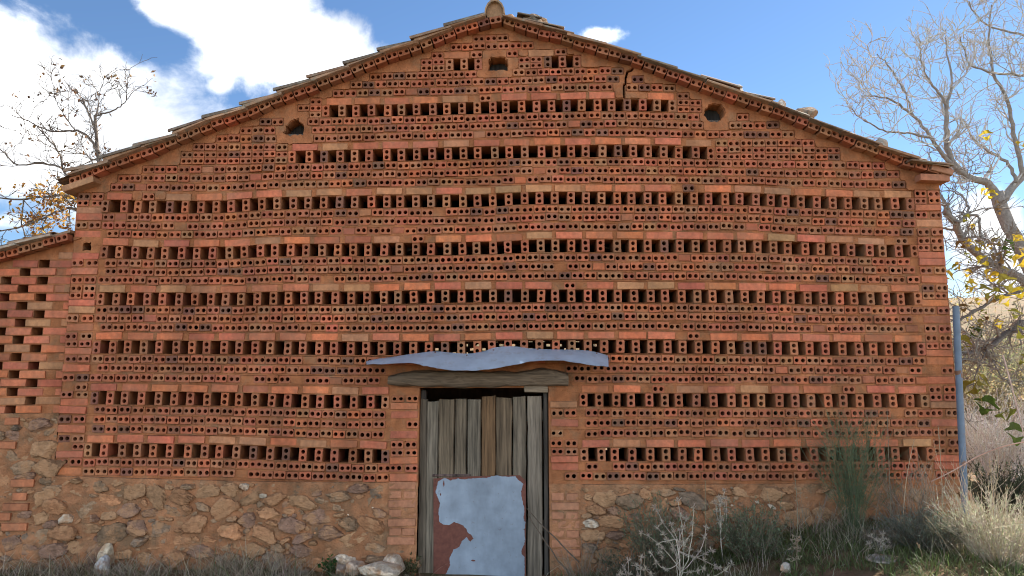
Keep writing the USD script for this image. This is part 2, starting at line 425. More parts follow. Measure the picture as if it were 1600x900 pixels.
BW, BH = 0.108, 0.067
T_HEAD = [holed_brick(BW, BH, .24, .0184, .0275, 100 + i) for i in range(9)]
T_SHORT = [holed_brick(BW, BH, (.006, .012, .02, .035)[i], .0184, .0275, 150 + i) for i in range(4)]       # holes stopped with mortar
T_EDGE = []
for i in range(7):
    v_, f_ = holed_brick(.112, .070, .24, .0184, .0275, 200 + i)
    T_EDGE.append((np.stack([v_[:, 2], v_[:, 1], -v_[:, 0]], 1), f_))
T_STR = [solid_brick(.243, .066, .24, 300 + i) for i in range(6)]
T_HALF = [solid_brick(.11, .064, .11, 350 + i) for i in range(4)]


def place(t, x, z, rot=0.0, y=0.0, sx=1.0):
    v, f = t
    c, s = math.cos(rot), math.sin(rot)
    X = v[:, 0] * sx
    return np.stack([x + c * X - s * v[:, 2], y + v[:, 1], z + s * X + c * v[:, 2]], 1), f


bricks = []            # (kind, v, f, tint, x, z)
feet = []              # outlines of bricks and empty cells, taken out of the mortar
def lay(kind, t, x, z, rot, w, h, sx=1.0, tint=None, y=None):
    y = rng.normal(0, .005) if y is None else y
    rot = rot + rng.normal(0, .011)
    v, f = place(t, x, z, rot, y, sx)
    o = affinity.rotate(box(x - w/2 * sx + .003, z - h/2 + .003, x + w/2 * sx - .003, z + h/2 - .003), math.degrees(rot))
    if o.intersects(block) or o.intersects(crack):
        return False
    bricks.append((kind, v, f, kiln('s' if kind == 'stretcher_brick' else 'h') if tint is None else tint, x, z))
    feet.append(o)
    return True


def pick(ts):
    return ts[rng.integers(len(ts))]


row_ends = []
LEFT_IN, RIGHT_IN = XL + 0.255, XR - 0.255
JL, JR = DOOR_L - 0.262, DOOR_R + 0.275
for ci, (kind, zf, k) in enumerate(courses):
    zc = float(zf(0.0))
    def inside(x, half=.06):
        """Whether the rake leaves room for a brick whose centre is x."""
        z = float(zf(x)); xo = x + math.copysign(half, x + .1)
        return z + (.06 if kind == 'e' else .035) < float(verge_z(xo)) - .036 - (.0 if kind == 'h' else .012)
    slope = lambda x: float(zf(x + .3) - zf(x - .3)) / .6
    # spans of this course: the whole wall, or left and right of the door
    at_door = zc < DOOR_T + 0.02
    spans = [(LEFT_IN, JL), (JR, RIGHT_IN)] if at_door else [(LEFT_IN, RIGHT_IN)]
    if k == -1 or (k == 0 and kind in 'se'):
        spans = [(-2.5, 2.5)]
    inner = {1: (P(505, 158, 0)[0], P(1056, 150, 0)[0]), 2: (P(452, 230, 0)[0], P(1116, 223, 0)[0])}.get(k) if kind in 'se' else None
    if inner:
        spans = [inner]
    if k == 0 and kind in 'se':
        inner = (-.7, .7)
        fills = [(-3.6, -.66), (-.40, .14), (.41, 3.6)] if kind == 's' else [(-3.6, -.645), (-.285, .305), (.665, 3.6)]
    elif inner:
        fills = [(-3.6, inner[0] - .01), (inner[1] + .01, 3.6)]
    wide = lambda x: 1.0 + 0.0095 * x                              # the bricks run a little larger to the right
    for a, b in spans:
        if kind == 's':
            pitch = .284
            n = max(1, round((b - a) / pitch)); pitch = (b - a) / n
            for x in ([-.53, .28] if k == 0 else [a + (i + .5) * pitch + rng.normal(0, .004) for i in range(n)]):
                if not inside(x, .15):
                    continue
                if rng.random() < .045:                             # now and then a header in its place
                    lay('header_brick', pick(T_HEAD), x, float(zf(x)) + rng.normal(0, .003), slope(x), BW, BH, 1.0)
                else:
                    lay('stretcher_brick', pick(T_STR), x, float(zf(x)) + rng.normal(0, .002), slope(x), .243, .066, wide(x))
        elif kind == 'e':
            pitch = .1425
            n = max(2, round((b - a) / pitch)); pitch = (b - a) / n
            xs = [a + .035 + (b - a - .07) * i / (n - 1) + rng.normal(0, .006) for i in range(n)]
            xs = [x for x in xs if inside(x, .04)]
            if k == 0:
                xs = [-.60, -.46, -.325, .345, .485, .625]
            laid = []
            for x in xs:
                z = float(zf(x)) + rng.normal(0, .002)
                if lay('upright_brick', pick(T_EDGE), x, z, slope(x) + rng.normal(0, .012), .070, .112, wide(x)):
                    laid.append(x)
            for p_, q_ in zip(laid, laid[1:]):                      # the open cells between them
                if q_ - p_ < .2:
                    xm = (p_ + q_) / 2; z = float(zf(xm))
                    c = box(p_ + .036 * wide(p_), z - .0575, q_ - .036 * wide(q_), z + .061)
                    if not c.intersects(block):
                        feet.append(affinity.rotate(c, math.degrees(slope(xm))))
        else:
            x = a + (0.0 if rng.random() < .5 else .055) + .055
            while x < b - .035:
                w = wide(x)
                if inside(x, .055):
                    z = float(zf(x)) + rng.normal(0, .0025)
                    r_ = rng.random()
                    if r_ < .018 and zc > .9:
                        lay('header_brick', pick(T_HALF), x, z, slope(x), .11, .064)      # a blind half brick
                    elif r_ < .024:
                        pass                                        # one fallen out, mortar left
                    else:
                        lay('header_brick', pick(T_SHORT if rng.random() < .09 else T_HEAD), x, z, slope(x), BW, BH, w * rng.normal(1, .012))
                x += .1135 * w + abs(rng.normal(0, .004))
    if inner:                                                       # headers fill the ends of these two bands
        for d, hh in ([(0, 1.0)] if kind == 's' else [(.031, .88), (-.033, .88)]):
            for a, b in fills:
                x = (a if a > -.5 else b) + math.copysign(.06, a + .5)
                while a + .05 < x < b - .05:
                    if inside(x, .055):
                        t_ = pick(T_HEAD)
                        lay('header_brick', (t_[0] * [1, 1, hh], t_[1]), x, float(zf(x)) + d, slope(x), BW, BH * hh, wide(x))
                    x += math.copysign(.1145 * wide(x), a + .5)
    # corner and jamb bricks: one long brick, then two headers, in turn
    zs = [(zc, 0)] if kind != 'e' else [(zc + .030, 1), (zc - .036, 0)]
    for dz, which in zs:
        posts = []
        if zc < 3.52:
            posts += [(XL + .125, dz - zc), (XR - .125, dz - zc)]
        if at_door and zc > .78:
            posts += [(DOOR_L - .128, dz - zc), (DOOR_R + .135, dz - zc)]
        for px, d in posts:
            z = float(zf(px)) + d
            if z + .034 > float(verge_z(px)) - .06 or z - .03 < BASE_Z(px) - .015:
                continue
            hh = .90 if kind == 'e' else 1.0
            turn = (ci + which + (px > 0)) % 2
            if kind == 's':
                turn = 1
            if kind == 'e':
                turn = which
            def squat(t):
                return (t[0] * [1, 1, hh], t[1])
            if turn == 0:
                lay('quoin_brick', squat(pick(T_STR)), px + rng.normal(0, .004), z, 0, .243, .066 * hh, 1.0, tint=kiln('s') * .92)
            else:
                for s in (-1, 1):
                    if rng.random() < .93:
                        lay('quoin_brick', squat(pick(T_SHORT if rng.random() < .2 else T_HEAD)), px + s * .064 + rng.normal(0, .004), z, 0, BW, BH * hh, 1.0, tint=kiln('h'))
# the last course under the right corner, and the brick piers of the jambs down to the ground
for px, z0, z1 in ((DOOR_L - .13, .25, .80), (DOOR_R + .14, .12, .78)):
    z, i = z1 - .036, 0
    while z > z0:
        if i % 2 == 0:
            lay('quoin_brick', pick(T_STR), px + rng.normal(0, .006), z, 0, .243, .066, 1.0, tint=np.array((.40, .175, .095)) * rng.normal(1.0, .08))
        else:
            for s in (-1, 1):
                lay('quoin_brick', pick(T_HALF), px + s * .064 + rng.normal(0, .004), z, 0, .11, .064, 1.0, tint=np.array((.40, .175, .095)) * rng.normal(1.0, .1))
        z -= .079; i += 1

# ------------------------------------------------------------------ mortar of the gable
barn = thing('brick_barn', 'gable-fronted barn of perforated orange bricks with a patched plank door', 'barn')
xs = np.concatenate([np.linspace(XL, XR, 161)])
tops = [(x, float(verge_z(x)) - .022) for x in xs]
wall_poly = Polygon([(XL, BASE_Z(XL) - .04)] + [(x, float(BASE_Z(x)) - .04) for x in np.linspace(XL, XR, 30)] + tops[::-1]).buffer(0)
wall_poly = wall_poly.difference(box(DOOR_L, -1, DOOR_R, DOOR_T + .02))
holes = unary_union(feet + openings + [crack])
joints = wall_poly.difference(holes)


def mortar_y(v2):
    p = np.stack([v2[:, 0], 0 * v2[:, 0], v2[:, 1]], 1)
    return .0085 + .010 * (meshkit.fbm(p * 9, 3, 2) - .5) + .010 * (meshkit.fbm(p * 40, 2, 4) - .5)


def sheet(poly, depth, cell=None, yfun=mortar_y):
    """The front of a wall polygon, its edges carried back by depth."""
    v, f, n = [], [], 0
    polys = [g for g in getattr(poly, 'geoms', [poly]) if g.area > 1e-6 and g.geom_type == 'Polygon']
    for g in polys:
        parts = [g]
        if cell:
            x0, y0, x1, y1 = g.bounds
            parts = []
            for a in np.arange(math.floor(x0 / cell) * cell, x1, cell):
                col = g.intersection(box(a, y0 - 1, a + cell, y1 + 1))
                if col.is_empty:
                    continue
                for b in np.arange(math.floor(y0 / cell) * cell, y1, cell):
                    c = col.intersection(box(a, b, a + cell, b + cell))
                    parts += [q for q in getattr(c, 'geoms', [c]) if q.geom_type == 'Polygon' and q.area > 1e-7]
        for q in parts:
            v2, f2 = trimesh.creation.triangulate_polygon(q, engine='earcut')
            v2 = np.asarray(v2); a, b, c = v2[f2[:, 0]], v2[f2[:, 1]], v2[f2[:, 2]]
            ar = (b[:, 0]-a[:, 0])*(c[:, 1]-a[:, 1]) - (b[:, 1]-a[:, 1])*(c[:, 0]-a[:, 0])
            f2 = np.where((ar < 0)[:, None], f2[:, ::-1], f2)
            v.append(np.stack([v2[:, 0], yfun(v2), v2[:, 1]], 1)); f.append(f2 + n); n += len(v2)
        if depth:
            for r in [g.exterior] + list(g.interiors):
                c = np.array(r.coords)[:-1]; m = len(c)
                y = yfun(c)
                v.append(np.vstack([np.stack([c[:, 0], y, c[:, 1]], 1), np.stack([c[:, 0], np.full(m, depth), c[:, 1]], 1)]))
                i = np.arange(m); j = (i + 1) % m
                qd = np.stack([n + i, n + j, n + m + j, n + m + i], 1)
                f.append(np.vstack([qd[:, [0, 1, 2]], qd[:, [0, 2, 3]]])); n += 2 * m
    return np.vstack(v), np.vstack(f)


EARTH = (.35, .138, .06)
mv, mf = sheet(joints, .235)
gable = one('gable_wall', mv, mf, M['mortar'], barn, tint=EARTH)
# smeared mortar along the rake, where no whole brick fits
filled = unary_union([b.buffer(.035) for b in feet]).buffer(-.03)
wedge = wall_poly.difference(filled).difference(unary_union([o.buffer(.002) for o in openings] + [crack])).intersection(
    Polygon([(x, float(verge_z(x)) - .55) for x in xs] + [(x, float(verge_z(x)) - .02) for x in xs[::-1]]))
wedge = wedge.buffer(-.004)
sv, sf = sheet(wedge, .02, .045, lambda q: -.002 + .03 * (meshkit.fbm(np.stack([q[:, 0], 0 * q[:, 0], q[:, 1]], 1) * 14, 3, 9) - .5))
one('mortar_smear', sv, sf, M['mortar'], str(gable.GetPath()), tint=(.36, .145, .066))

# which bricks are built one by one: those that show largest, and the rest as one part
for kind in ('stretcher_brick', 'upright_brick', 'header_brick', 'quoin_brick'):
    own = [b for b in bricks if b[0] == kind]
    own.sort(key=lambda b: (b[4] ** 2 + (b[5] - EYE) ** 2))
    for _, v, f, t, x, z in own[:300]:
        one(kind, v, f, M['brick'], str(gable.GetPath()), tint=t)
    if len(own) > 300:
        mb = MB()
        for _, v, f, t, x, z in own[300:]:
            mb.add(v, f, t)
        mb.build(kind + 's', M['brick'], str(gable.GetPath()), kind='stuff')
    print(kind, len(own))

# boards and slabs that stop the small openings
for i, (o, lab) in enumerate(zip(openings[:3], ('sooty board across the arched vent', 'grey board across the five-sided vent', 'dark slab in the round vent'))):
    x0, z0, x1, z1 = o.bounds
    mb = MB()
    mb.add(*bevel_box((x0 - .03, .15, z0 - .03), (x1 + .03, .18, z1 + .03), .004), (.045, .043, .042))
    zm = z0 + (z1 - z0) * .32
    mb.add(*bevel_box((x0 - .02, .09, z0 - .02), (x1 + .02, .13, zm), .006, .002), (.13, .115, .10))
    mb.build('vent_board', M['wood'], str(gable.GetPath()), label=lab)

# ------------------------------------------------------------------ rubble footing
def footing(x0, x1, z0, zt, holes2d, seed, parent, many=1.0, zlo=-.05, y0=-.012, brickish=0):
    g = np.random.default_rng(seed)
    step = .022
    X = np.arange(x0, x1 + step, step); X = X[X <= x1]; X[-1] = x1
    Z = np.arange(z0, 1.6, step)
    gx_, gz_ = np.meshgrid(X, Z)
    top = np.vectorize(zt)(X)
    gz_ = np.minimum(gz_, top[None, :])
    p = np.stack([gx_, 0 * gx_, gz_], -1)
    yy = y0 - .05 * (meshkit.fbm(p * 5, 4, seed) - .42) - .03 * (meshkit.fbm(p * 17, 3, seed + 7) - .5) - .012 * (meshkit.noise(p * 45, seed + 3) - .5)
    for h in holes2d:
        yy = np.where((gx_ > h[0] - .012) & (gx_ < h[2] + .012) & (gz_ > h[1]) & (gz_ < h[3] + .1), .005 + .03 * (meshkit.fbm(p * 26, 3, seed) - .5), yy)
    yy = np.where(gz_ >= top[None, :] - 1e-6, np.minimum(yy, .004), yy)
    n_, m_ = gx_.shape
    i = (np.arange(n_ - 1)[:, None] * m_ + np.arange(m_ - 1)).ravel()
    q = np.stack([i, i + 1, i + m_ + 1, i + m_], 1)
    V = np.stack([gx_.ravel(), yy.ravel(), gz_.ravel()], 1)
    cen = V[q].mean(1); dz = np.ptp(V[q][:, :, 2], axis=1)
    q = q[dz > 1e-5]
    mb = MB().add(V, q, (.37, .172, .085))
    # the ledge on top, back to the wall
    tv = V.reshape(n_, m_, 3)[-1]
    back = tv.copy(); back[:, 1] = .1
    j = np.arange(m_ - 1)
    mb.add(np.vstack([tv, back]), np.stack([j, j + 1, j + 1 + m_, j + m_], 1), (.37, .205, .115))
    foot = mb.build('stone_footing', M['footing'], parent, smooth=True)
    # stones packed by size on a raster of the wall face
    res = .01
    W, H = int((x1 - x0) / res), int((1.6 - z0) / res)
    cx, cz = np.meshgrid(x0 + (np.arange(W) + .5) * res, z0 + (np.arange(H) + .5) * res)
    free = cz < np.interp(cx, X, top) - .012
    for h in holes2d:
        free &= ~((cx > h[0] - .01) & (cx < h[2] + .01) & (cz > h[1]) & (cz < h[3]))
    pebbles = MB(); made = 0
    sph = trimesh.creation.icosphere(2); D = np.array(sph.vertices); F = np.array(sph.faces)
    sph2 = trimesh.creation.icosphere(3); D2 = np.array(sph2.vertices); F2 = np.array(sph2.faces)
    sph1 = trimesh.creation.icosphere(1); D1 = np.array(sph1.vertices); F1 = np.array(sph1.faces)
    sizes = [(g.uniform(.07, .115), g.uniform(.45, .8)) for _ in range(int(40 * many * (x1 - x0)))] + [(g.uniform(.038, .07), g.uniform(.45, .85)) for _ in range(int(150 * many * (x1 - x0)))] + [(g.uniform(.012, .036), g.uniform(.5, .95)) for _ in range(int(260 * many * (x1 - x0)))]
    sizes.sort(key=lambda s: -s[0])
    for a, asp in sizes:
        b = a * asp
        for _ in range(26):
            x, z = g.uniform(x0 + .02, x1 - .02), g.uniform(zlo, 1.45 if zt(x0) > 1.2 else .86)
            if z > np.interp(x, X, top):
                continue
            t = g.normal(0, .22); R = a * 1.15 + .02
            i0, i1 = max(int((x - R - x0) / res), 0), min(int((x + R - x0) / res) + 1, W)
            j0, j1 = max(int((z - R - z0) / res), 0), min(int((z + R - z0) / res) + 1, H)
            win = (slice(j0, j1), slice(i0, i1))
            dx, dz2 = cx[win] - x, cz[win] - z
            u, w = dx * math.cos(t) + dz2 * math.sin(t), -dx * math.sin(t) + dz2 * math.cos(t)
            e = (np.abs(u / a) ** 2.6 + np.abs(w / b) ** 2.6) < 1
            if not e.any() or not free[win][e].all():
                continue
            grow = (np.abs(u / (a * 1.0 + .002)) ** 2.6 + np.abs(w / (b * 1.0 + .002)) ** 2.6) < 1
            free[win] &= ~grow
            big = a > .040
            d_, f_ = (D2, F2) if a > .07 else (D, F) if big else (D1, F1)
            nrm = g.normal(0, 1, (13, 3)); nrm /= np.linalg.norm(nrm, axis=1, keepdims=True)
            nrm[0] = (g.normal(0, .12), -1, g.normal(0, .15)); nrm[0] /= np.linalg.norm(nrm[0])
            cut = g.uniform(.72, 1.0, 13); cut[0] = g.uniform(.45, .7)
            dot = d_ @ nrm.T
            r = np.min(np.where(dot > .05, cut / np.maximum(dot, .05), 9), axis=1); r = np.minimum(r, 1.12)
            o_ = g.uniform(0, 50, 3)
            r = r * (1 + .42 * (meshkit.fbm(d_ * 2.1 + o_, 4, 1) - .5) + .10 * (meshkit.noise(d_ * 9 + o_, 2) - .5))
            v = d_ * r[:, None] * [a * 1.12, .07 if big else a * .8, b * 1.12]
            v[:, 0] += v[:, 2] * g.normal(0, .25)
            v = np.stack([x + v[:, 0] * math.cos(t) - v[:, 2] * math.sin(t), y0 + g.uniform(.0, .040) * (1 if big else .5) + v[:, 1], z + v[:, 0] * math.sin(t) + v[:, 2] * math.cos(t)], 1)
            pal = [(.26, .17, .105), (.22, .13, .09), (.32, .185, .10), (.32, .165, .085), (.19, .135, .095), (.52, .43, .33), (.37, .18, .09)]
            c = np.array(pal[g.choice(7, p=[.26, .15, .22, .16, .12, .015 if big else .07, .075 if big else .02])]) * g.normal(1, .13)
            if big and made < 290:
                one('stone', v, f_, M['stone'], str(foot.GetPath()), tint=c); made += 1
            else:
                pebbles.add(v, f_, c)
            break
    pebbles.build('pebbles', M['stone'], str(foot.GetPath()), kind='stuff')
    print('stones', made)
    return foot


pier_l, pier_r = (DOOR_L - .27, .2, DOOR_L + .02, .82), (DOOR_R - .02, .08, DOOR_R + .28, .80)
foot_l = footing(XL, DOOR_L, -.35, BASE_Z, [pier_l], 11, barn)
foot_r = footing(DOOR_R, XR, -.35, BASE_Z, [pier_r], 12, barn, many=1.5, zlo=.12)

# ------------------------------------------------------------------ verge bricks along the rake
def along(line, pitch):
    """Points at even distances along a polyline of (x, z), with the slope there."""
    d = np.concatenate([[0], np.cumsum(np.hypot(*np.diff(line, axis=0).T))])
    s = np.arange(pitch / 2, d[-1], pitch)
    return [(np.interp(q, d, line[:, 0]), np.interp(q, d, line[:, 1]), math.atan2(np.interp(q + .06, d, line[:, 1]) - np.interp(q - .06, d, line[:, 1]), np.interp(q + .06, d, line[:, 0]) - np.interp(q - .06, d, line[:, 0]) + 1e-9)) for q in s]


verge_l = np.vstack([vl, [(-.135, 0, 5.105)]])[:, [0, 2]]
verge_r = np.vstack([[(-.075, 0, 5.10)], vr, [(4.03, 0, 3.60)]])[:, [0, 2]]
roof = MB()


def deck(x):
    return float(verge_z(np.clip(x, -4.1, 4.05))) + .036


for line, side in ((verge_l, -1), (verge_r, 1)):
    for x, z, a in along(line, .1165):
        v, f = place(pick(T_HEAD), x, z + rng.normal(0, .003), a + rng.normal(0, .02), VY + rng.normal(0, .005))
        one('verge_brick', v, f, M['brick'], barn, tint=kiln('h') * .92)
# eave pieces
e0, e1 = P(96, 296, VY), P(150, 278, VY)
ang = math.atan2(e1[2] - e0[2], e1[0] - e0[0])
v, f = place(solid_brick(.30, .055, .26, 77), (e0[0] + e1[0]) / 2, (e0[2] + e1[2]) / 2 - .005, ang, VY - .02)
one('eave_brick', v, f, M['brick'], barn, tint=(.43, .22, .11))
v, f = place(solid_brick(.27, .066, .26, 78), 3.915, P(1477, 277, VY)[2], -.03, VY)
one('eave_brick', v, f, M['brick'], barn, tint=(.40, .16, .09))
v, f = place(solid_brick(.20, .055, .26, 79), 3.975, P(1477, 268, VY)[2] + .012, -.30, VY - .02)
one('eave_brick', v, f, M['brick'], barn, tint=(.36, .16, .09))

# ------------------------------------------------------------------ roof
X = np.concatenate([[-4.22], np.linspace(-4.1, 4.03, 42), [4.08]])
top = np.array([deck(x) + .02 for x in X]); top[0] -= .05; top[-1] -= .05
mb = MB()
n = len(X)
for dz, flip in ((0.012, False), (-.012, True)):
    v = np.vstack([np.stack([X, np.full(n, VY + .02), top + dz], 1), np.stack([X, np.full(n, 8.15), top + dz], 1)])
    i = np.arange(n - 1); q = np.stack([i, i + 1, i + 1 + n, i + n], 1)
    mb.add(v, q[:, ::-1] if flip else q, (.25, .15, .09))
roof_prim = mb.build('roof', M['tile'], barn)


def barrel(length, r0, r1, flat, thick, segs=8, a0=0.0, a1=math.pi):
    """A half-round roof tile: axis along +x from its low end, bulging to +z, with real thickness."""
    th = np.linspace(a0, a1, segs + 1)
    rings = []
    for x, r in ((0, r0), (length, r1)):
        for rr in (r, r - thick):
            rings.append(np.stack([np.full(segs + 1, x), rr * np.cos(th), rr * flat * np.sin(th)], 1))
    v = np.vstack(rings); m = segs + 1
    f = []
    for k in range(segs):
        f += [(k, k + 1, 2*m + k + 1), (k, 2*m + k + 1, 2*m + k), (m + k, 3*m + k, 3*m + k + 1), (m + k, 3*m + k + 1, m + k + 1),
              (k, m + k, m + k + 1), (k, m + k + 1, k + 1), (2*m + k, 2*m + k + 1, 3*m + k + 1), (2*m + k, 3*m + k + 1, 3*m + k)]
    for k in (0, segs):
        f += [(k, 2*m + k, 3*m + k), (k, 3*m + k, m + k)]
    return v, np.array(f)


def on_slope(v, x, y, side, lift, tilt=.05, yaw=0.0, roll=0.0):
    """Sets a tile on the roof: side -1 the left slope, 1 the right; x is its low end."""
    s = .15
    a = math.atan2(deck(x - side * s) - deck(x), s) - tilt
    c, sn = math.cos(yaw), math.sin(yaw)
    p = np.stack([c * v[:, 0] - sn * v[:, 1], sn * v[:, 0] + c * v[:, 1], v[:, 2]], 1)
    c, sn = math.cos(roll), math.sin(roll)
    p = np.stack([p[:, 0], c * p[:, 1] - sn * p[:, 2], sn * p[:, 1] + c * p[:, 2]], 1)
    X_ = p[:, 0] * math.cos(a) - p[:, 2] * math.sin(a)
    Z_ = p[:, 0] * math.sin(a) + p[:, 2] * math.cos(a)
    return np.stack([x - side * X_, y + p[:, 1], deck(x) + lift + Z_], 1)


def tile_tint(k=1.0):
    base = [(.30, .17, .10), (.24, .15, .10), (.34, .21, .13), (.20, .145, .10)][rng.integers(4)]
    return np.array(base) * rng.normal(1, .1) * k


step = .315
for i in range(13):
    x = -4.10 + i * step + rng.normal(0, .008)
    if x > -.32:
        break
    L = min(.40, (-.13 - x) / .94)
    v, f = bevel_box((0, -.115, 0), (L - .02, .10, .018), .006, .005)
    one('roof_tile', on_slope(v, x + .02, -.04, -1, .008, .045, rng.normal(0, .02)), f, M['tile'], str(roof_prim.GetPath()), tint=np.array((.32, .20, .13)) * rng.normal(1, .18))
    v, f = barrel(L, .100, .082, .60, .016)
    one('roof_tile', on_slope(v, x - .012, -.072, -1, .030, .085, rng.normal(0, .035), rng.normal(0, .04)), f, M['tile'], str(roof_prim.GetPath()), tint=tile_tint(.62))
# the loose tile a third of the way up the left slope
v, f = barrel(.22, .09, .08, .5, .014)
one('roof_tile', on_slope(v, P(205, 240)[0], .02, -1, .075, .10, .15), f, M['tile'], str(roof_prim.GetPath()), tint=tile_tint(.8))
for i in range(13):
    x = 4.05 - i * step + rng.normal(0, .015)
    if x < .12:
        break
    v, f = bevel_box((0, -.115, 0), (.39, .10, .016), .004, .003)
    one('roof_tile', on_slope(v, x, -.045, 1, .002, .03, rng.normal(0, .03)), f, M['tile'], str(roof_prim.GetPath()), tint=tile_tint(.9))
for u, vv, L, lift, flat, tilt, y, k in ((1156, 131, .40, .065, .46, .03, -.03, .8), (1206, 153, .36, .035, .5, .05, -.05, .95), (1258, 172, .30, .02, .42, .05, -.05, 1.0), (1310, 198, .28, .015, .35, .06, -.05, .7),
                                         (1352, 212, .24, .015, .4, .1, -.04, .6), (1400, 235, .25, .012, .4, .08, -.05, .65), (1440, 250, .24, .01, .38, .08, -.05, .7), (1474, 264, .2, .0, .34, .05, -.06, .8),
                                         (1092, 120, .28, .01, .30, .03, -.05, .7), (1040, 103, .2, .005, .3, .05, -.05, .6),
                                         (880, 44, .40, .035, .42, .0, -.05, .75), (868, 40, .38, .07, .35, -.02, .03, .6), (845, 33, .24, .10, .5, .12, .0, .55), (905, 58, .24, .01, .4, .1, -.03, .8)):
    v, f = barrel(L, .096, .085, flat, .015)
    one('roof_tile', on_slope(v, P(u, vv, -.05)[0], y, 1, lift, tilt, rng.normal(0, .06), rng.normal(0, .06)), f, M['tile'], str(roof_prim.GetPath()), tint=tile_tint(k))
# the rest of the covering, course behind course
mb = MB()
for side, xs_ in ((-1, [-4.12 + i * step for i in range(13)]), (1, [4.12 - i * step for i in range(13)])):
    for j in range(39):
        y = .16 + j * .205
        for x in xs_:
            v, f = barrel(.39, .095, .082, .55, .013, 5)
            mb.add(on_slope(v, x + rng.normal(0, .012), y + rng.normal(0, .008), side, .02 + rng.normal(0, .004), .05, rng.normal(0, .03)), f, tile_tint())
mb.build('roof_tiles', M['tile'], str(roof_prim.GetPath()), kind='stuff')
# ridge tiles
for j in range(20):
    v, f = barrel(.44, .115, .10, .75, .015)
    v = np.stack([v[:, 1], v[:, 0], v[:, 2]], 1)[:, :]; f = f[:, ::-1]
    if j == 0:
        v = v * [.86, 1, 1.75]
    v = v + [-.165 if j == 0 else -.1, -.13 + j * .41, 5.135 + (0.012 if j == 0 else .0) + rng.normal(0, .006)]
    rt = one('ridge_tile', v, f, M['tile'], str(roof_prim.GetPath()), tint=(.25, .165, .10) if j == 0 else tile_tint())
    if j == 0:
        th = np.linspace(0.1, math.pi - .1, 12)
        o = np.stack([.083 * np.cos(th), .145 * np.sin(th)], 1)
        poly = Polygon(np.vstack([o, [(-.07, -.02), (.07, -.02)]]))
        m_ = trimesh.creation.extrude_polygon(poly, .2, engine='earcut')
        v = np.asarray(m_.vertices)[:, [0, 2, 1]] * [1, -1, 1] + [-.165, .11, 5.145]
        one('mortar_bedding', v, np.asarray(m_.faces), M['mortar'], str(roof_prim.GetPath()), tint=(.33, .20, .115))

# ------------------------------------------------------------------ the rest of the barn's shell
def slab(lo, hi):
    return bevel_box(lo, hi, .003)


mb = MB()
z_l, z_r = deck(XL) - .03, deck(XR) - .03
mb.add(*slab((XL, .26, -.4), (XL + .26, 8.0, z_l)), (.36, .17, .10))
mb.build('side_wall', M['brick'], barn)
mb = MB()
mb.add(*slab((XR - .26, .26, -.4), (XR, 8.0, z_r)), (.36, .17, .10))
mb.build('side_wall', M['brick'], barn)
cells = []
for z0, nrow, x0, x1 in ((2.02, 6, -1.7, 1.9), (.28, 5, .9, 3.2)):
    for r in range(nrow):
        for x in np.arange(x0 + (r % 2) * .12, x1, .24):
            if math.sin(x * 7.3 + r * 2.1) > -.35:
                cells.append(box(x, z0 + r * .085, x + .085, z0 + r * .085 + .055))
bx_ = np.linspace(XL + .26, XR - .26, 60)
bpoly = Polygon([(bx_[0], -.4)] + [(x, deck(x) - .03) for x in bx_] + [(bx_[-1], -.4)]).difference(unary_union(cells))
bv, bf = sheet(bpoly, 8.0, None, lambda q: np.full(len(q), 7.8))
one('back_wall', bv, bf, M['brick'], barn, tint=(.36, .17, .10))
bv2 = bv.copy(); bv2[:, 1] = np.where(np.abs(bv[:, 1] - 7.8) < 1e-6, 8.0, bv[:, 1])
one('back_wall', bv2, bf[:, ::-1], M['brick'], barn, tint=(.36, .17, .10))
for z in (2.3, 3.45):
    for x in (-1.9, 1.7):
        one('roof_post', *slab((x - .07, 3.9, -.3), (x + .07, 4.05, deck(x) - .05)), M['wood'], barn, tint=(.16, .12, .09)) if z < 3 else None
    one('tie_beam', *slab((XL + .2, 3.9 + (z > 3) * .16, z), (XR - .2, 4.02 + (z > 3) * .16, z + .14)), M['beam'], barn, tint=(.16, .12, .09))

# ------------------------------------------------------------------ lintel, awning
xs_ = np.linspace(606, 888, 15)
tp = np.interp(xs_, [606, 640, 700, 760, 850, 880, 888], [586, 580, 577.5, 579, 576, 578, 581])
bt = np.interp(xs_, [606, 640, 660, 760, 850, 880, 888], [601, 604, 605, 606, 604.5, 604, 603])
rings = []
for u, a, b in zip(xs_, tp, bt):
    A, B = P(u, a, -.045), P(u, b, -.045)
    zc_, h_ = (A[2] + B[2]) / 2, (A[2] - B[2]) / 2
    th = np.linspace(0, 2 * np.pi, 13)[:-1]
    ring = np.stack([np.full(12, A[0]), .07 + .125 * np.sign(np.cos(th)) * np.abs(np.cos(th)) ** .55, zc_ + h_ * np.sign(np.sin(th)) * np.abs(np.sin(th)) ** .6], 1)
    ring[:, 1] += rng.normal(0, .010, 12); ring[:, 2] += rng.normal(0, .007, 12)
    ring[:, 2] += (meshkit.fbm(ring * 4, 2, 6) - .5) * .05 * (np.sin(th) > 0)
    rings.append(ring)
v = np.vstack(rings); f = []
for i in range(14):
    for k in range(12):
        a, b = i * 12 + k, i * 12 + (k + 1) % 12
        f += [(a, b + 12, b), (a, a + 12, b + 12)]
f += [(0, k, k + 1) for k in range(1, 11)] + [(14 * 12, 14 * 12 + k + 1, 14 * 12 + k) for k in range(1, 11)]
one('timber_lintel', v, np.array(f), M['beam'], barn, tint=(.165, .12, .082), smooth=50)
wb = [P(819, 604, .02), P(856, 613, .02)]
one('wood_block', *bevel_box((wb[0][0], .0, wb[1][2]), (wb[1][0], .14, wb[0][2] + .012), .006, .002), M['beam'], barn, tint=(.24, .185, .13))

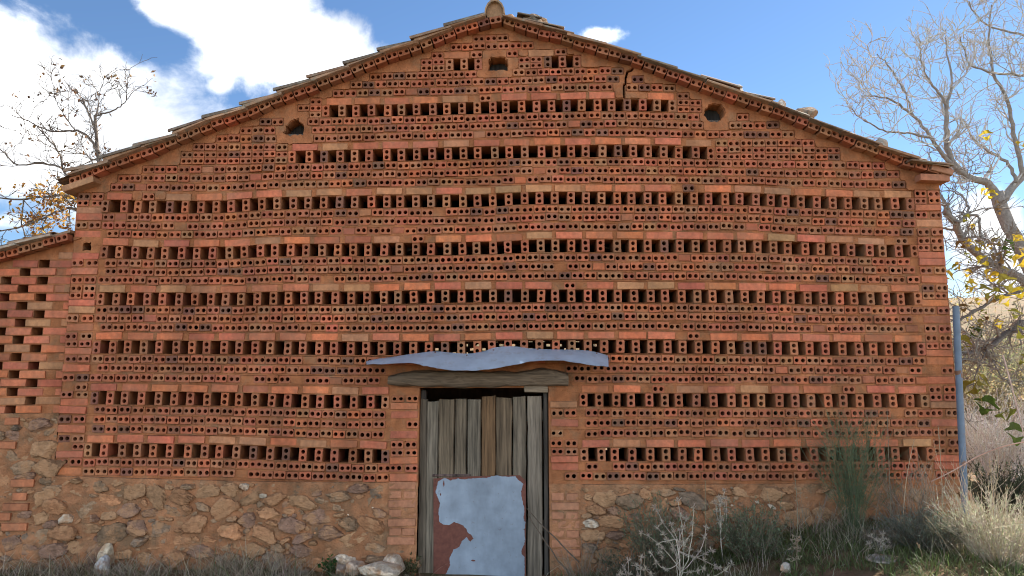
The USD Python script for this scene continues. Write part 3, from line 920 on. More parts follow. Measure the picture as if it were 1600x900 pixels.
top_px = [(571, 567), (600, 560), (640, 553.5), (680, 549), (705, 551), (730, 552.5), (755, 549), (775, 542.5), (800, 541), (830, 544.5), (870, 546), (910, 547), (935, 551), (950, 556)]
bot_px = [(573, 569), (600, 568.5), (640, 567), (665, 572), (690, 576.5), (715, 579), (745, 578.5), (775, 575), (805, 569.5), (835, 564), (870, 563), (900, 566.5), (930, 571), (951, 573)]
nu, nw = 60, 7
uu = np.linspace(0, 1, nu)
tpt = np.array([P(u, v, -.012) for u, v in top_px]); bpt = np.array([P(u, v, -.30) for u, v in bot_px])
ti = np.linspace(0, 1, len(top_px))
Tt = PchipInterpolator(ti, tpt)(uu); Bt = PchipInterpolator(ti, bpt)(uu)
w = np.linspace(0, 1, nw)[None, :, None]
grid = Tt[:, None] * (1 - w) + Bt[:, None] * w
grid[..., 2] += (.018 * np.sin(np.pi * w[..., 0])) + .006 * np.sin(uu * 31)[:, None] * np.sin(np.pi * w[..., 0])
tri = lambda x: 2 * np.abs(2 * (x - np.floor(x + .5))) - 1
grid[..., 1] +=   .005 * tri(uu * 5.3 + .2)[:, None] * w[..., 0] + .003 * tri(uu * 13.7)[:, None] * w[..., 0] ** 2
grid[:, -1, 2] += .0015 * rng.normal(0, 1, nu)
q = []
for i in range(nu - 1):
    for k in range(nw - 1):
        a = i * nw + k
        q.append((a, a + 1, a + nw + 1, a + nw))
V = grid.reshape(-1, 3); q = np.array(q)
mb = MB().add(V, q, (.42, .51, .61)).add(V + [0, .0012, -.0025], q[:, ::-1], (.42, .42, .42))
mb.build('metal_awning', M['zinc'], barn, smooth=True, label='wavy galvanised sheet nailed over the doorway')

# ------------------------------------------------------------------ the door
DY = .06
def DP(u, v, y=DY):
    return P(u, v, y)


z_bot = -.03
rail_z = DP(750, 742)[2]
mb = MB()
for zr in (.35, 1.32):
    mb.add(*slab((DOOR_L + .03, DY + .045, zr), (DOOR_R - .03, DY + .08, zr + .10)), (.13, .105, .08))
door = mb.build('door', M['wood'], barn)
dpath = str(door.GetPath())
boards = [(657, 669, 623, 0, .004, (.10, .088, .073)), (668, 686, 627, 0, -.004, (.175, .16, .135)), (686.5, 711, 624, 0, .0, (.155, .128, .095)), (711.5, 730, 623.5, 0, .005, (.165, .14, .108)),
          (730.5, 752, 624, 0, .002, (.165, .15, .125)), (753, 775, 622, 0, .004, (.165, .105, .06)), (775.5, 800.5, 620.5, 0, .0, (.135, .105, .075)), (801.5, 822, 620, 0, .003, (.165, .145, .118)), (824, 847, 619.5, 1, -.012, (.20, .18, .155))]
for k, (u0, u1, t, full, dy, tint) in enumerate(boards):
    a, b = DP(u0, t)[0], DP(u1, t)[0]
    zt = DP(u0, t)[2]
    nz = 12
    zz = np.linspace(z_bot, zt, nz)
    l = a + rng.normal(0, .0025, nz) ; r = b - .002 + rng.normal(0, .0025, nz)
    y_ = DY + dy + rng.normal(0, .0015, nz) + .006 * np.sin(zz * 2 + k)
    sec = []
    for i in range(nz):
        c = .006
        sec.append([(l[i], y_[i] + .03, zz[i]), (l[i], y_[i] + c, zz[i]), (l[i] + c, y_[i], zz[i]), ((l[i] + r[i]) / 2, y_[i] - .003, zz[i]), (r[i] - c, y_[i], zz[i]), (r[i], y_[i] + c, zz[i]), (r[i], y_[i] + .03, zz[i])])
    v = np.array(sec); v[-1, :, 2] += np.linspace(0, 1, 7) * rng.normal(0, .012) + rng.normal(0, .003, 7)
    v = v.reshape(-1, 3); f = []
    for i in range(nz - 1):
        for j in range(7):
            p_, q_ = i * 7 + j, i * 7 + (j + 1) % 7
            f += [(p_, q_, q_ + 7), (p_, q_ + 7, p_ + 7)]
    f += [((nz - 1) * 7, (nz - 1) * 7 + j, (nz - 1) * 7 + j + 1) for j in range(1, 6)]
    one('plank', v, np.array(f), M['wood'], dpath, tint=np.array(tint) * [.98, .90, .80])
a, b = DP(849, 620, .10)[0], DOOR_R - .004
one('door_frame', *bevel_box((a, .075, z_bot), (b, .16, DP(850, 612, .1)[2]), .006), M['wood'], barn, tint=(.11, .095, .08))
one('door_frame', *bevel_box((DOOR_L + .004, .085, z_bot), (DOOR_L + .05, .16, DOOR_T), .006), M['wood'], barn, tint=(.07, .06, .052))
a, b = DP(676, 740)[0], DP(735, 740)[0]
one('rail', *bevel_box((a, DY - .014, rail_z - .012), (b, DY, rail_z + .008), .004, .001), M['wood'], dpath, tint=(.11, .075, .065))


def flat_sheet(poly, y, t):
    m_ = trimesh.creation.extrude_polygon(poly, t, engine='earcut')
    v = np.asarray(m_.vertices)
    return np.stack([v[:, 0], y - v[:, 2], v[:, 1]], 1), np.asarray(m_.faces)[:, ::-1]


sy = DY - .016
zb = lambda z: [640 + z[0] / 2.904, 590 + z[1] / 2.904]
sheet_poly = Polygon([tuple(P(*zb(q), sy)[[0, 2]]) for q in ((108, 458), (300, 447), (500, 443), (528, 470), (527, 700), (528, 1010), (108, 1010))]).buffer(0)
one('metal_sheet', *flat_sheet(sheet_poly, sy + .004, .003), M['rust'], dpath, tint=(.135, .052, .038), label='rust-brown metal sheet nailed over the planks')
op = [(122, 500), (130, 470), (160, 455), (185, 465), (220, 458), (250, 462), (290, 456), (350, 455), (390, 445), (440, 450), (480, 448), (500, 470), (515, 480), (505, 520), (512, 560), (521, 600), (518, 640), (525, 660), (520, 700), (525, 740), (518, 760), (508, 785), (512, 805), (524, 815), (520, 830), (523, 870), (520, 1000), (150, 1000), (150, 905), (165, 890), (185, 850), (180, 820), (200, 780), (225, 770), (240, 740), (258, 725), (275, 745), (290, 730), (280, 715), (262, 700), (255, 680), (235, 665), (200, 655), (185, 665), (160, 668), (135, 655), (132, 610), (138, 570), (128, 545), (118, 520)]
o = Polygon([tuple(P(*zb(q), sy)[[0, 2]]) for q in op]).buffer(0)
c = np.array(o.segmentize(.012).exterior.coords)[:-1]
c = c + .008 * (np.stack([meshkit.fbm(np.stack([c[:, 0] * 45, c[:, 1] * 45, 0 * c[:, 0] + s], 1), 3, 4) for s in (0, 9)], 1) - .5) + rng.normal(0, .0016, c.shape)
o = Polygon(c).buffer(0)
for q, ra, rb in (((155, 482), .007, .026), ((288, 830), .022, .007), ((140, 530), .006, .012), ((300, 770), .004, .003), ((420, 640), .003, .003)):
    p_ = P(*zb(q), sy)
    e = np.array([(p_[0] + ra * math.cos(t) * rng.uniform(.7, 1.2), p_[2] + rb * math.sin(t) * rng.uniform(.7, 1.2)) for t in np.linspace(0, 2 * np.pi, 12, endpoint=False)])
    o = o.difference(Polygon(e))
mb = MB()
for g in getattr(o, 'geoms', [o]):
    if g.area > 2e-5:
        mb.add(*flat_sheet(g, sy + .001, .0018), (.225, .272, .33))
mb.build('peeling_paint', M['paint'], dpath, label='flaking pale blue paint left on the metal sheet')

for q in ((118, 470), (210, 452), (330, 450), (450, 448), (520, 478), (522, 560), (521, 650), (523, 740), (522, 850), (113, 560), (113, 660), (112, 760), (112, 860)):
    m_ = trimesh.creation.icosphere(1, .0045); p_ = P(*zb(q), sy)
    one('nail', np.asarray(m_.vertices) * [1, .5, 1] + [p_[0], sy - .001, p_[2]], np.asarray(m_.faces), M['rust'], dpath, tint=(.11, .05, .04), smooth=True)
for i in (4, 14, 23, 31, 42, 54):
    m_ = trimesh.creation.icosphere(1, .008); p_ = grid[i, 1]
    one('nail', np.asarray(m_.vertices) * [1, .5, .7] + p_ + [0, -.006, .002], np.asarray(m_.faces), M['rust'], barn, tint=(.14, .07, .05), smooth=True)

# ------------------------------------------------------------------ the annex on the left
annex = thing('brick_annex', 'lower lean-to of open lattice brickwork left of the barn', 'outbuilding')
AY, AL, AR = .03, -6.6, XL - .004
pa, pb = P(0, 399, VY + .03), P(100, 370, VY + .03)
asl = (pb[2] - pa[2]) / (pb[0] - pa[0])
a_z = lambda x: pa[2] + asl * (np.asarray(x) - pa[0])
ABASE = float(P(40, 646, AY)[2])
bricks, feet = [], []
zrow, r = ABASE + .035, 0
keep_block, block = block, Polygon()
gx0 = P(64, 440, AY)[0]
while zrow < a_z(AR) - .08:
    gap_c = gx0 + .015 * (zrow - 2) + (0 if r % 2 else -.168)
    xs_ = [gap_c - k * .336 for k in range(-1, 9)]
    for x in xs_:
        if zrow + .04 > a_z(x - .2) - .055:
            pass
        bl, br = x + .052, x + .336 - .052
        if br > AR - .16:
            br = AR - .004
        if bl > AR - .05 or bl < AL:
            continue
        pieces = [(bl, br)] if br - bl < .27 else [(bl, bl + .235), (bl + .245, br)]
        for q0, q1 in pieces:
            if q1 - q0 < .04 or zrow + .035 > float(a_z((q0 if True else q1))) - .035:
                continue
            t_ = pick(T_STR)
            w_ = q1 - q0
            lay('brick', (t_[0] * [w_ / .243, 1, 1.0], t_[1]), (q0 + q1) / 2 + rng.normal(0, .003), zrow + rng.normal(0, .002), 0, w_, .066, 1.0, tint=kiln('s') * .95, y=AY + rng.normal(0, .004))
    zrow += .0785; r += 1
cells = []
zrow, r = ABASE + .035, 0
while zrow < a_z(AR) - .10:
    gap_c = gx0 + .015 * (zrow - 2) + (0 if r % 2 else -.168)
    for k in range(0, 9):
        x = gap_c - k * .336
        if x > AL + .1 and x < AR - .2 and zrow + .05 < a_z(x - .05) - .06:
            cells.append(box(x - .05, zrow - .036, x + .05, zrow + .037))
    zrow += .0785; r += 1
apoly = Polygon([(AL, ABASE - .02), (AR, ABASE - .02), (AR, float(a_z(AR)) - .02), (AL, float(a_z(AL)) - .02)]).difference(unary_union(feet + cells))
av, af = sheet(apoly, AY + .22, None, lambda q: AY + mortar_y(q))
lattice = one('lattice_wall', av, af, M['mortar'], annex, tint=EARTH)
for _, v, f, t, x, z in bricks:
    one('brick', v, f, M['brick'], str(lattice.GetPath()), tint=t)
block = keep_block
line = np.array([(AL - .05, float(a_z(AL - .05))), (AR - .03, float(a_z(AR - .03)))])
dx_ = AR - AL + .1
rv = np.array([(AL - .1, VY + .05, a_z(AL - .1) + .035), (AR + .0, VY + .05, a_z(AR) + .035), (AR + .0, 5, a_z(AR) + .035), (AL - .1, 5, a_z(AL - .1) + .035)])
rv = np.vstack([rv, rv + [0, 0, .025]])
aroof = one('roof', rv, np.array([(0, 3, 2, 1), (4, 5, 6, 7), (0, 1, 5, 4), (1, 2, 6, 5), (2, 3, 7, 6), (3, 0, 4, 7)]), M['tile'], annex, tint=(.25, .15, .09))
for x, z, a in along(line, .1165):
    v, f = place(pick(T_HEAD), x, z, a + rng.normal(0, .02), VY + .04 + rng.normal(0, .005))
    one('verge_brick', v, f, M['brick'], annex, tint=kiln('h') * .9)
keep_deck, deck = deck, lambda x: float(a_z(x)) + .04
for i in range(9):
    x = AL - .1 + i * .30
    if x > AR - .36:
        break
    v, f = bevel_box((0, -.115, 0), (.38, .10, .018), .004, .002)
    one('roof_tile', on_slope(v, x + .02, .0, -1, .012, .045, rng.normal(0, .02)), f, M['tile'], str(aroof.GetPath()), tint=np.array((.40, .31, .24)))
    v, f = barrel(.39, .098, .084, .5, .014)
    one('roof_tile', on_slope(v, x, -.02, -1, .028, .05, rng.normal(0, .03)), f, M['tile'], str(aroof.GetPath()), tint=tile_tint())
mb = MB()
for j in range(22):
    for i in range(8):
        v, f = barrel(.39, .095, .082, .55, .013, 5)
        mb.add(on_slope(v, AL - .1 + i * .30 + rng.normal(0, .012), .2 + j * .205, -1, .02, .05, rng.normal(0, .03)), f, tile_tint())
mb.build('roof_tiles', M['tile'], str(aroof.GetPath()), kind='stuff')
deck = keep_deck
mb = MB()
mb.add(*slab((AL, AY + .23, -.4), (AL + .22, 5, float(a_z(AL)))), (.36, .17, .10))
mb.add(*slab((AL, 4.8, -.4), (AR - .01, 5, float(a_z(AL)))), (.36, .17, .10))
mb.build('side_wall', M['brick'], annex)
emb = [(23, 658, 22), (14, 695, 30), (39, 754, 36), (35, 775, 22), (29, 791, 40), (10, 806, 22), (27, 822, 40)]
boxes = []
for u, v, w in emb:
    a, b_ = P(u - w / 2, v, AY), P(u + w / 2, v, AY)
    boxes.append((a[0], a[2] - .035, b_[0], a[2] + .035))
foot_a = footing(AL, AR, -.3, lambda x: ABASE + 0 * x, boxes, 13, annex, y0=AY - .02)
for x0_, z0_, x1_, z1_ in boxes:
    t_ = pick(T_STR); w_ = x1_ - x0_
    v, f = place((t_[0] * [w_ / .243, 1, 1], t_[1]), (x0_ + x1_) / 2, (z0_ + z1_) / 2, rng.normal(0, .02), -.012)
    one('brick', v, f, M['brick'], str(foot_a.GetPath()), tint=np.array(TAN) * [1.05, .82, .8] * rng.normal(1, .08))

# ------------------------------------------------------------------ pole at the right corner
pts = [P(1493.5, 479, -.12), P(1497, 560, -.13), P(1500.5, 640, -.14), P(1504.5, 720, -.16), P(1508, 800, -.18), P(1511, 860, -.18)]
v, f = tube(pts, .028, 14, cap=False)
v2, f2 = tube(pts, .024, 14, cap=False)
mb = MB().add(v, f, (.11, .148, .20)).add(v2, f2[:, ::-1], (.06, .06, .06))
c_ = P(1497.5, 585, -.133)
v, f = tube([c_ + [.0, 0, .035], c_ + [.003, 0, .012], c_ + [.006, 0, -.03]], [.0282, .0288, .0282], 14, cap=False)
mb.add(v + rng.normal(0, .0006, v.shape), f, (.16, .075, .04))
mb.build('metal_pole', M['pole'], '/World', smooth=True, label='blue-grey painted metal pole with a rust patch leaning by the right corner', cat='pole')

# ------------------------------------------------------------------ vegetation helpers
def jit(c, s=.12):
    return np.clip(np.array(c) * rng.normal(1, s) * (1 + rng.normal(0, s * .35, 3)), .004, .9)


def blades(mb, base, h, w, lean, tints, az=None, droop=.25):
    """Curved grass blades, all in one go."""
    n = len(base)
    az = rng.uniform(0, 2 * np.pi, n) if az is None else az
    d = np.stack([np.cos(az), np.sin(az), np.zeros(n)], 1)
    s = np.stack([-np.sin(az + rng.normal(0, .8, n)), np.cos(az), np.zeros(n)], 1); s /= np.linalg.norm(s, axis=1, keepdims=True)
    rows = []
    for t, k in ((0, 1), (.35, .9), (.7, .6)):
        c = base + d * (lean * h * t ** 1.8)[:, None] + np.array([0, 0, 1]) * (h * (t - droop * lean * t * t))[:, None]
        rows += [c - s * (w * k / 2)[:, None], c + s * (w * k / 2)[:, None]]
    tip = base + d * (lean * h)[:, None] + np.array([0, 0, 1]) * (h * (1 - droop * lean))[:, None]
    v = np.stack(rows + [tip], 1).reshape(-1, 3)
    o = (np.arange(n) * 7)[:, None, None]
    f = (o + np.array([(0, 1, 3), (0, 3, 2), (2, 3, 5), (2, 5, 4), (4, 5, 6)])[None]).reshape(-1, 3)
    mb.add(v, f, np.repeat(tints, 7, 0))


def tint_pick(cols, n, s=.14):
    c = np.array(cols)[rng.integers(len(cols), size=n)]
    return np.clip(c * rng.normal(1, s, (n, 1)) * (1 + rng.normal(0, s * .4, (n, 3))), .004, .9)


def leaf_quads(mb, at, direction, length, width, tints, fold=.15):
    """Small pointed leaves: four triangles about a mid rib."""
    n = len(at)
    d = direction / (np.linalg.norm(direction, axis=1, keepdims=True) + 1e-9)
    r = rng.normal(0, 1, (n, 3)); s = np.cross(d, r); s /= np.linalg.norm(s, axis=1, keepdims=True) + 1e-9
    nrm = np.cross(s, d)
    L, Wd = length[:, None], width[:, None]
    v = np.stack([at, at + d * L * .45 + s * Wd / 2 + nrm * Wd * fold, at + d * L * .45 - s * Wd / 2 + nrm * Wd * fold, at + d * L], 1).reshape(-1, 3)
    o = (np.arange(n) * 4)[:, None, None]
    f = (o + np.array([(0, 1, 3), (0, 3, 2)])[None]).reshape(-1, 3)
    mb.add(v, f, np.repeat(tints, 4, 0))


def gz1(x, y):
    return float(ground_z(np.array([x]), np.array([y]))[0])


def wander(p, d, length, n, curl=.25, lift=0.0):
    """A wobbling line of n points from p along d."""
    pts, step_ = [np.array(p, float)], length / (n - 1)
    d = np.array(d, float) / np.linalg.norm(d)
    for _ in range(n - 1):
        d = d + rng.normal(0, curl, 3) * .5 + [0, 0, lift]
        d /= np.linalg.norm(d)
        pts.append(pts[-1] + d * step_)
    return np.array(pts), d


def shrub(name, label, cat, x, y, h, r, nst, leaf, cols, stemcol=(.16, .12, .085), spread=.6, leafy=(.15, 1.0), per=26, group=None, side=2, stem_r=.003, leaf_out=.7, curl=.22, lift=.03):
    z = gz1(x, y) - .02
    t = thing(name, label, cat, (x, y, z), group)
    st, fo = MB(), MB()
    for i in range(nst):
        a = rng.uniform(0, 2 * np.pi); q = math.sqrt(rng.random())
        b = np.array([x + .25 * r * q * math.cos(a), y + .25 * r * q * math.sin(a), z])
        d = np.array([math.cos(a) * spread * q * r / max(h, .1), math.sin(a) * spread * q * r / max(h, .1), 1.0])
        L = h * rng.uniform(.6, 1.05)
        pts, _ = wander(b, d, L, 7, curl, lift)
        v, f = tube(pts, np.linspace(stem_r, stem_r * .45, 7), 3, cap=False)
        st.add(v, f, jit(stemcol))
        lines = [(pts, leafy[0])]
        for _ in range(side):
            k = rng.integers(2, 6)
            dd = pts[k] - pts[k - 1]; dd = dd / np.linalg.norm(dd) + rng.normal(0, .5, 3)
            p2, _ = wander(pts[k], dd, L * rng.uniform(.2, .45), 5, curl, lift * 2)
            v, f = tube(p2, np.linspace(stem_r * .6, stem_r * .3, 5), 3, cap=False)
            st.add(v, f, jit(stemcol)); lines.append((p2, 0.0))
        if leaf:
            for pl, t0 in lines:
                n = max(3, int(per * (1 if pl is pts else .5)))
                tt = rng.uniform(t0, leafy[1], n) * (len(pl) - 1)
                k = np.minimum(tt.astype(int), len(pl) - 2); fr = (tt - k)[:, None]
                at = pl[k] * (1 - fr) + pl[k + 1] * fr
                dr = (pl[k + 1] - pl[k]); dr = dr / (np.linalg.norm(dr, axis=1, keepdims=True) + 1e-9) + rng.normal(0, leaf_out, (n, 3))
                leaf_quads(fo, at, dr, rng.uniform(.6, 1.2, n) * leaf[0], rng.uniform(.7, 1.2, n) * leaf[1], tint_pick(cols, n))
    st.build('stems', M['stem'], t)
    if leaf:
        fo.build('foliage', M['leaf'], t)
    return t


# ------------------------------------------------------------------ grasses and litter
DRY = [(.48, .41, .29), (.37, .32, .23), (.42, .36, .25), (.28, .25, .19), (.56, .49, .37)]
GREEN = [(.14, .19, .06), (.17, .23, .075), (.12, .15, .06), (.21, .23, .11)]
mb = MB()
n = 5200
cl = np.stack([rng.uniform(-6.3, -.95, 130), -np.abs(rng.normal(.05, .28, 130)) - .08], 1)
k = rng.integers(130, size=n)
b = np.stack([cl[k, 0] + rng.normal(0, .09, n), np.minimum(cl[k, 1] + rng.normal(0, .06, n), -.045)], 1)
b = np.column_stack([b, ground_z(b[:, 0], b[:, 1]) - .01])
tall = 1 + .9 * np.exp(-((b[:, 0] + 2.3) / .45) ** 2) + .5 * np.exp(-((b[:, 0] + 3.6) / .3) ** 2)
blades(mb, b, rng.uniform(.03, 1, n) ** 1.6 * .2 * tall + .03, rng.uniform(.003, .006, n), rng.uniform(.3, 1.7, n), tint_pick(DRY + [(.12, .14, .06)], n))
mb.build('dry_grass', M['grass'], '/World', label='grey and straw-coloured dry grass along the foot of the left wall', cat='grass', kind='stuff')
mb = MB()
n = 30000
b = np.stack([rng.uniform(.35, 6.5, n), -np.abs(rng.normal(0, 1.0, n)) - .05], 1)
b = b[(meshkit.fbm(np.column_stack([b * 2.2, 0 * b[:, 0]]), 3, 8) > .38)]; n = len(b)
b = np.column_stack([b, ground_z(b[:, 0], b[:, 1]) - .01])
blades(mb, b, rng.uniform(.03, .12, n), rng.uniform(.004, .008, n), rng.uniform(.3, 1.3, n), tint_pick(GREEN, n))
mb.build('green_grass', M['grass'], '/World', label='short dark green grass on the bank right of the door', cat='grass', kind='stuff')
mb = MB()
n = 4600
cl = np.stack([rng.uniform(.45, 6.5, 170), -np.abs(rng.normal(.1, .9, 170)) - .06], 1)
k = rng.integers(170, size=n)
b = np.stack([cl[k, 0] + rng.normal(0, .10, n), np.minimum(cl[k, 1] + rng.normal(0, .08, n), -.05)], 1)
b = np.column_stack([b, ground_z(b[:, 0], b[:, 1]) - .01])
blades(mb, b, rng.uniform(.08, .26, n), rng.uniform(.0025, .005, n), rng.uniform(.2, 1.2, n), tint_pick(DRY + [(.14, .16, .07), (.11, .14, .06)], n))
mb.build('straw_grass', M['grass'], '/World', label='dry straw and thin dead grass among the shrubs right of the door', cat='grass', kind='stuff')
mb = MB()
n = 2600
b = np.stack([rng.uniform(-5, 6, n), rng.uniform(-2.6, -.05, n)], 1)
b = np.column_stack([b, ground_z(b[:, 0], b[:, 1]) + .006])
leaf_quads(mb, b, np.column_stack([rng.normal(0, 1, (n, 2)), rng.normal(.05, .12, n)]), rng.uniform(.015, .06, n), rng.uniform(.008, .03, n), tint_pick([(.20, .125, .07), (.28, .19, .11), (.13, .09, .06), (.33, .27, .19)], n))
mb.build('leaf_litter', M['leaf'], '/World', label='fallen brown leaves and chips on the ground by the wall', cat='leaf litter', kind='stuff')

# ------------------------------------------------------------------ shrubs along the wall
def px_xy(u, v, y):
    p = P(u, v, y); return p[0], y


GG = [(.20, .26, .15), (.25, .31, .20), (.15, .20, .11)]
GREY = [(.21, .23, .17), (.26, .27, .21), (.15, .17, .12)]
X = lambda u, y: P(u, 850, y)[0]
shrub('broom_shrub', 'tall upright green broom against the brickwork near the right corner', 'shrub', X(1335, -.3), -.30, 1.02, .20, 95, (.02, .0028), [(.10, .15, .075), (.13, .18, .095), (.08, .12, .06)], (.10, .13, .07), spread=.95, per=30, side=5, leaf_out=.5, curl=.26, stem_r=.0017)
shrub('lavender_shrub', 'grey-green bush directly behind the white dried thistle', 'shrub', X(1035, -.40), -.40, .66, .30, 90, (.034, .0065), GG, spread=.9, per=30, leaf_out=.5)
shrub('lavender_shrub', 'dark grey-green bush just right of the white dried thistle', 'shrub', X(1175, -.42), -.42, .46, .42, 110, (.032, .0065), GG, spread=1.2, per=28, leaf_out=.55)
shrub('lavender_shrub', 'low dark bush at the foot of the wall left of the thistle', 'shrub', X(985, -.55), -.55, .36, .26, 60, (.03, .006), [(.11, .13, .08), (.08, .10, .06)], spread=1.2, per=26)
shrub('lavender_shrub', 'soft grey-green bush in shade left of the sunlit bush', 'shrub', X(1448, -.85), -.85, .36, .34, 140, (.03, .0048), [(.18, .22, .17), (.23, .26, .21), (.14, .17, .12)], spread=1.25, per=34, leaf_out=.5)
shrub('lavender_shrub', 'small grey tuft on the grassy bank below the broom', 'shrub', X(1375, -.75), -.75, .20, .2, 34, (.02, .003), GREY, spread=1.2, per=22)
shrub('dead_shrub', 'bare brown dead bush against the wall left of the broom', 'shrub', X(1262, -.22), -.22, .42, .4, 26, None, None, (.22, .175, .13), spread=1.3, side=4, stem_r=.0026)
shrub('dead_shrub', 'bare brown brush in front of the lower right corner bricks', 'shrub', X(1415, -.22), -.22, .60, .35, 44, (.02, .004), [(.12, .09, .06), (.16, .115, .075)], (.22, .175, .13), spread=1.1, side=4, stem_r=.0024, per=6)
shrub('dead_shrub', 'thin leafless stems by the pier right of the door', 'shrub', X(915, -.25), -.25, .42, .3, 34, None, None, (.20, .16, .12), spread=1.3, side=3, stem_r=.002)
shrub('dead_shrub', 'tangle of grey dead twigs under the rubble left of the door', 'shrub', X(430, -.25), -.25, .26, .5, 90, None, None, (.27, .23, .18), spread=2.0, side=4, stem_r=.002)
shrub('dead_shrub', 'sparse grey twigs at the foot of the far left wall', 'shrub', X(215, -.2), -.2, .24, .3, 34, None, None, (.28, .24, .19), spread=1.6, side=3, stem_r=.002)
shrub('sunlit_bush', 'pale sunlit grey-green bush in the bottom right corner', 'shrub', X(1560, -1.25), -1.25, .52, .42, 150, (.03, .0042), [(.42, .43, .29), (.48, .46, .34), (.32, .36, .21), (.52, .46, .36)], (.44, .36, .27), spread=1.15, per=26, leaf_out=.45)
shrub('sunlit_bush', 'dry straw-coloured bush right of the pole base, catching the sun', 'shrub', X(1500, -1.0), -1.0, .40, .2, 50, (.024, .0035), [(.28, .26, .15), (.22, .24, .12), (.36, .31, .2)], (.32, .25, .17), spread=1.1, per=20, leaf_out=.45)
shrub('weed', 'green weed beside the left foot of the door', 'weed', X(640, -.08), -.08, .20, .12, 16, (.035, .014), [(.085, .10, .04), (.12, .12, .055)], (.12, .11, .06), spread=.9, per=8, leaf_out=.8)
shrub('weed', 'small bright green sprig growing from the rubble left of the white rock', 'weed', X(522, -.12), -.12, .20, .07, 9, (.04, .016), [(.04, .12, .03), (.05, .10, .03)], (.06, .09, .03), spread=.8, per=8, leaf_out=.8)
shrub('dead_shrub', 'tall pale straw stems standing up out of the sunlit bush', 'shrub', X(1545, -1.0), -1.0, .78, .32, 26, (.012, .003), [(.5, .42, .3), (.42, .36, .25)], (.42, .34, .24), spread=.8, side=3, stem_r=.0024, per=10, curl=.16)
shrub('dead_shrub', 'fine dry stems in front of the bricks just left of the pole', 'shrub', X(1462, -.5), -.5, .62, .3, 24, (.012, .003), [(.36, .27, .19), (.42, .36, .25)], (.30, .23, .165), spread=.8, side=3, stem_r=.002, per=6, curl=.16)
# behind the corner
shrub('grey_thicket', 'whitish grey twiggy bush behind the pole, in full sun', 'shrub', P(1560, 700, 2.2)[0], 2.2, 1.15, .75, 190, (.022, .007), [(.42, .41, .38), (.50, .48, .44), (.30, .29, .26)], (.46, .43, .40), spread=1.1, side=5, per=12, stem_r=.004, curl=.3)
shrub('dark_bush', 'dark green bush between the pole and the frame edge, below the whitish thicket', 'shrub', P(1562, 780, .75)[0], .75, .50, .42, 110, (.035, .008), [(.035, .055, .03), (.05, .07, .04), (.03, .045, .025)], (.07, .06, .045), spread=1.2, per=24, leaf_out=.6)

for u, y, h, r, cols, lab in ((1528, 4.6, 1.5, .9, [(.34, .30, .17), (.27, .26, .14), (.40, .33, .18)], 'yellowish scrub bush in the middle distance just right of the pole'),
                              (1590, 5.6, 1.9, 1.1, [(.24, .25, .14), (.30, .29, .17), (.20, .21, .12)], 'olive scrub bush in the middle distance at the right frame edge'),
                              (1556, 8.0, 2.3, 1.3, [(.38, .31, .17), (.32, .27, .16), (.44, .36, .2)], 'tall straw-yellow bush standing behind the olive and yellowish scrub')):
    shrub('scrub_bush', lab, 'bush', P(u, 600, y)[0], y, h, r, 120, (.07, .03), cols, (.26, .22, .18), spread=1.0, side=4, per=20, stem_r=.005, curl=.3)

# dry stalks, each with its seed head
stalks = [(1372, 862, 1376, 770, -.5, 'dark dry stalk left of the tall pair before the corner bricks'), (1393, 850, 1386, 640, -.45, 'tallest thin dry stalk before the brickwork, right of the broom'), (1408, 830, 1428, 690, -.5, 'thin stalk with a drooping pale seed head before the corner bricks'),
          (1470, 870, 1466, 668, -.6, 'pale slender stalk rising just left of the pole'), (1537, 850, 1480, 762, -1.0, 'bent straw stalk leaning left in front of the pole foot'), (1546, 870, 1546, 720, -1.2, 'upright straw stalk above the sunlit bush'),
          (1520, 850, 1492, 775, -1.1, 'short straw stalk with a bristly head at the pole foot'), (1490, 880, 1447, 808, -1.1, 'grey bent stalk crossing the soft grey-green bush'), (1440, 898, 1434, 850, -1.2, 'short pale stub of a stalk at the bottom edge'),
          (1600, 880, 1596, 810, -1.2, 'reddish stalk at the right edge of the sunlit bush'), (1245, 860, 1242, 745, -.4, 'thin dark stalk in front of the rubble left of the broom'), (1100, 870, 1102, 752, -.5, 'thin bare stalk rising behind the thistle'), (1010, 880, 1006, 852, -1.5, 'stub of a pinkish stalk before the thistle')]
for u0, v0, u1, v1, y, lab in stalks:
    a, b_ = P(u0, v0, y), P(u1, v1, y - .05)
    a[2] = gz1(a[0], y) - .01
    t = thing('dry_stalk', lab, 'stalk', a)
    m1 = (a + b_) / 2 + rng.normal(0, .02, 3)
    cp = PchipInterpolator([0, .5, 1], np.array([a, m1, b_]))(np.linspace(0, 1, 9))
    v, f = tube(cp, np.linspace(.0042, .0022, 9), 4, cap=False)
    col = jit((.36, .28, .18) if u0 > 1400 else (.22, .17, .115), .1)
    one('stem', v, f, M['stem'], t, tint=col)
    hd = MB()
    n = 34
    at = cp[-2] + (cp[-1] - cp[-2]) * rng.uniform(0, 1.2, (n, 1))
    leaf_quads(hd, at, (cp[-1] - cp[-2]) / .03 + rng.normal(0, 1.0, (n, 3)), rng.uniform(.008, .02, n), rng.uniform(.002, .005, n), tint_pick([col * 1.15], n))
    hd.build('seed_head', M['leaf'], t, kind='stuff')


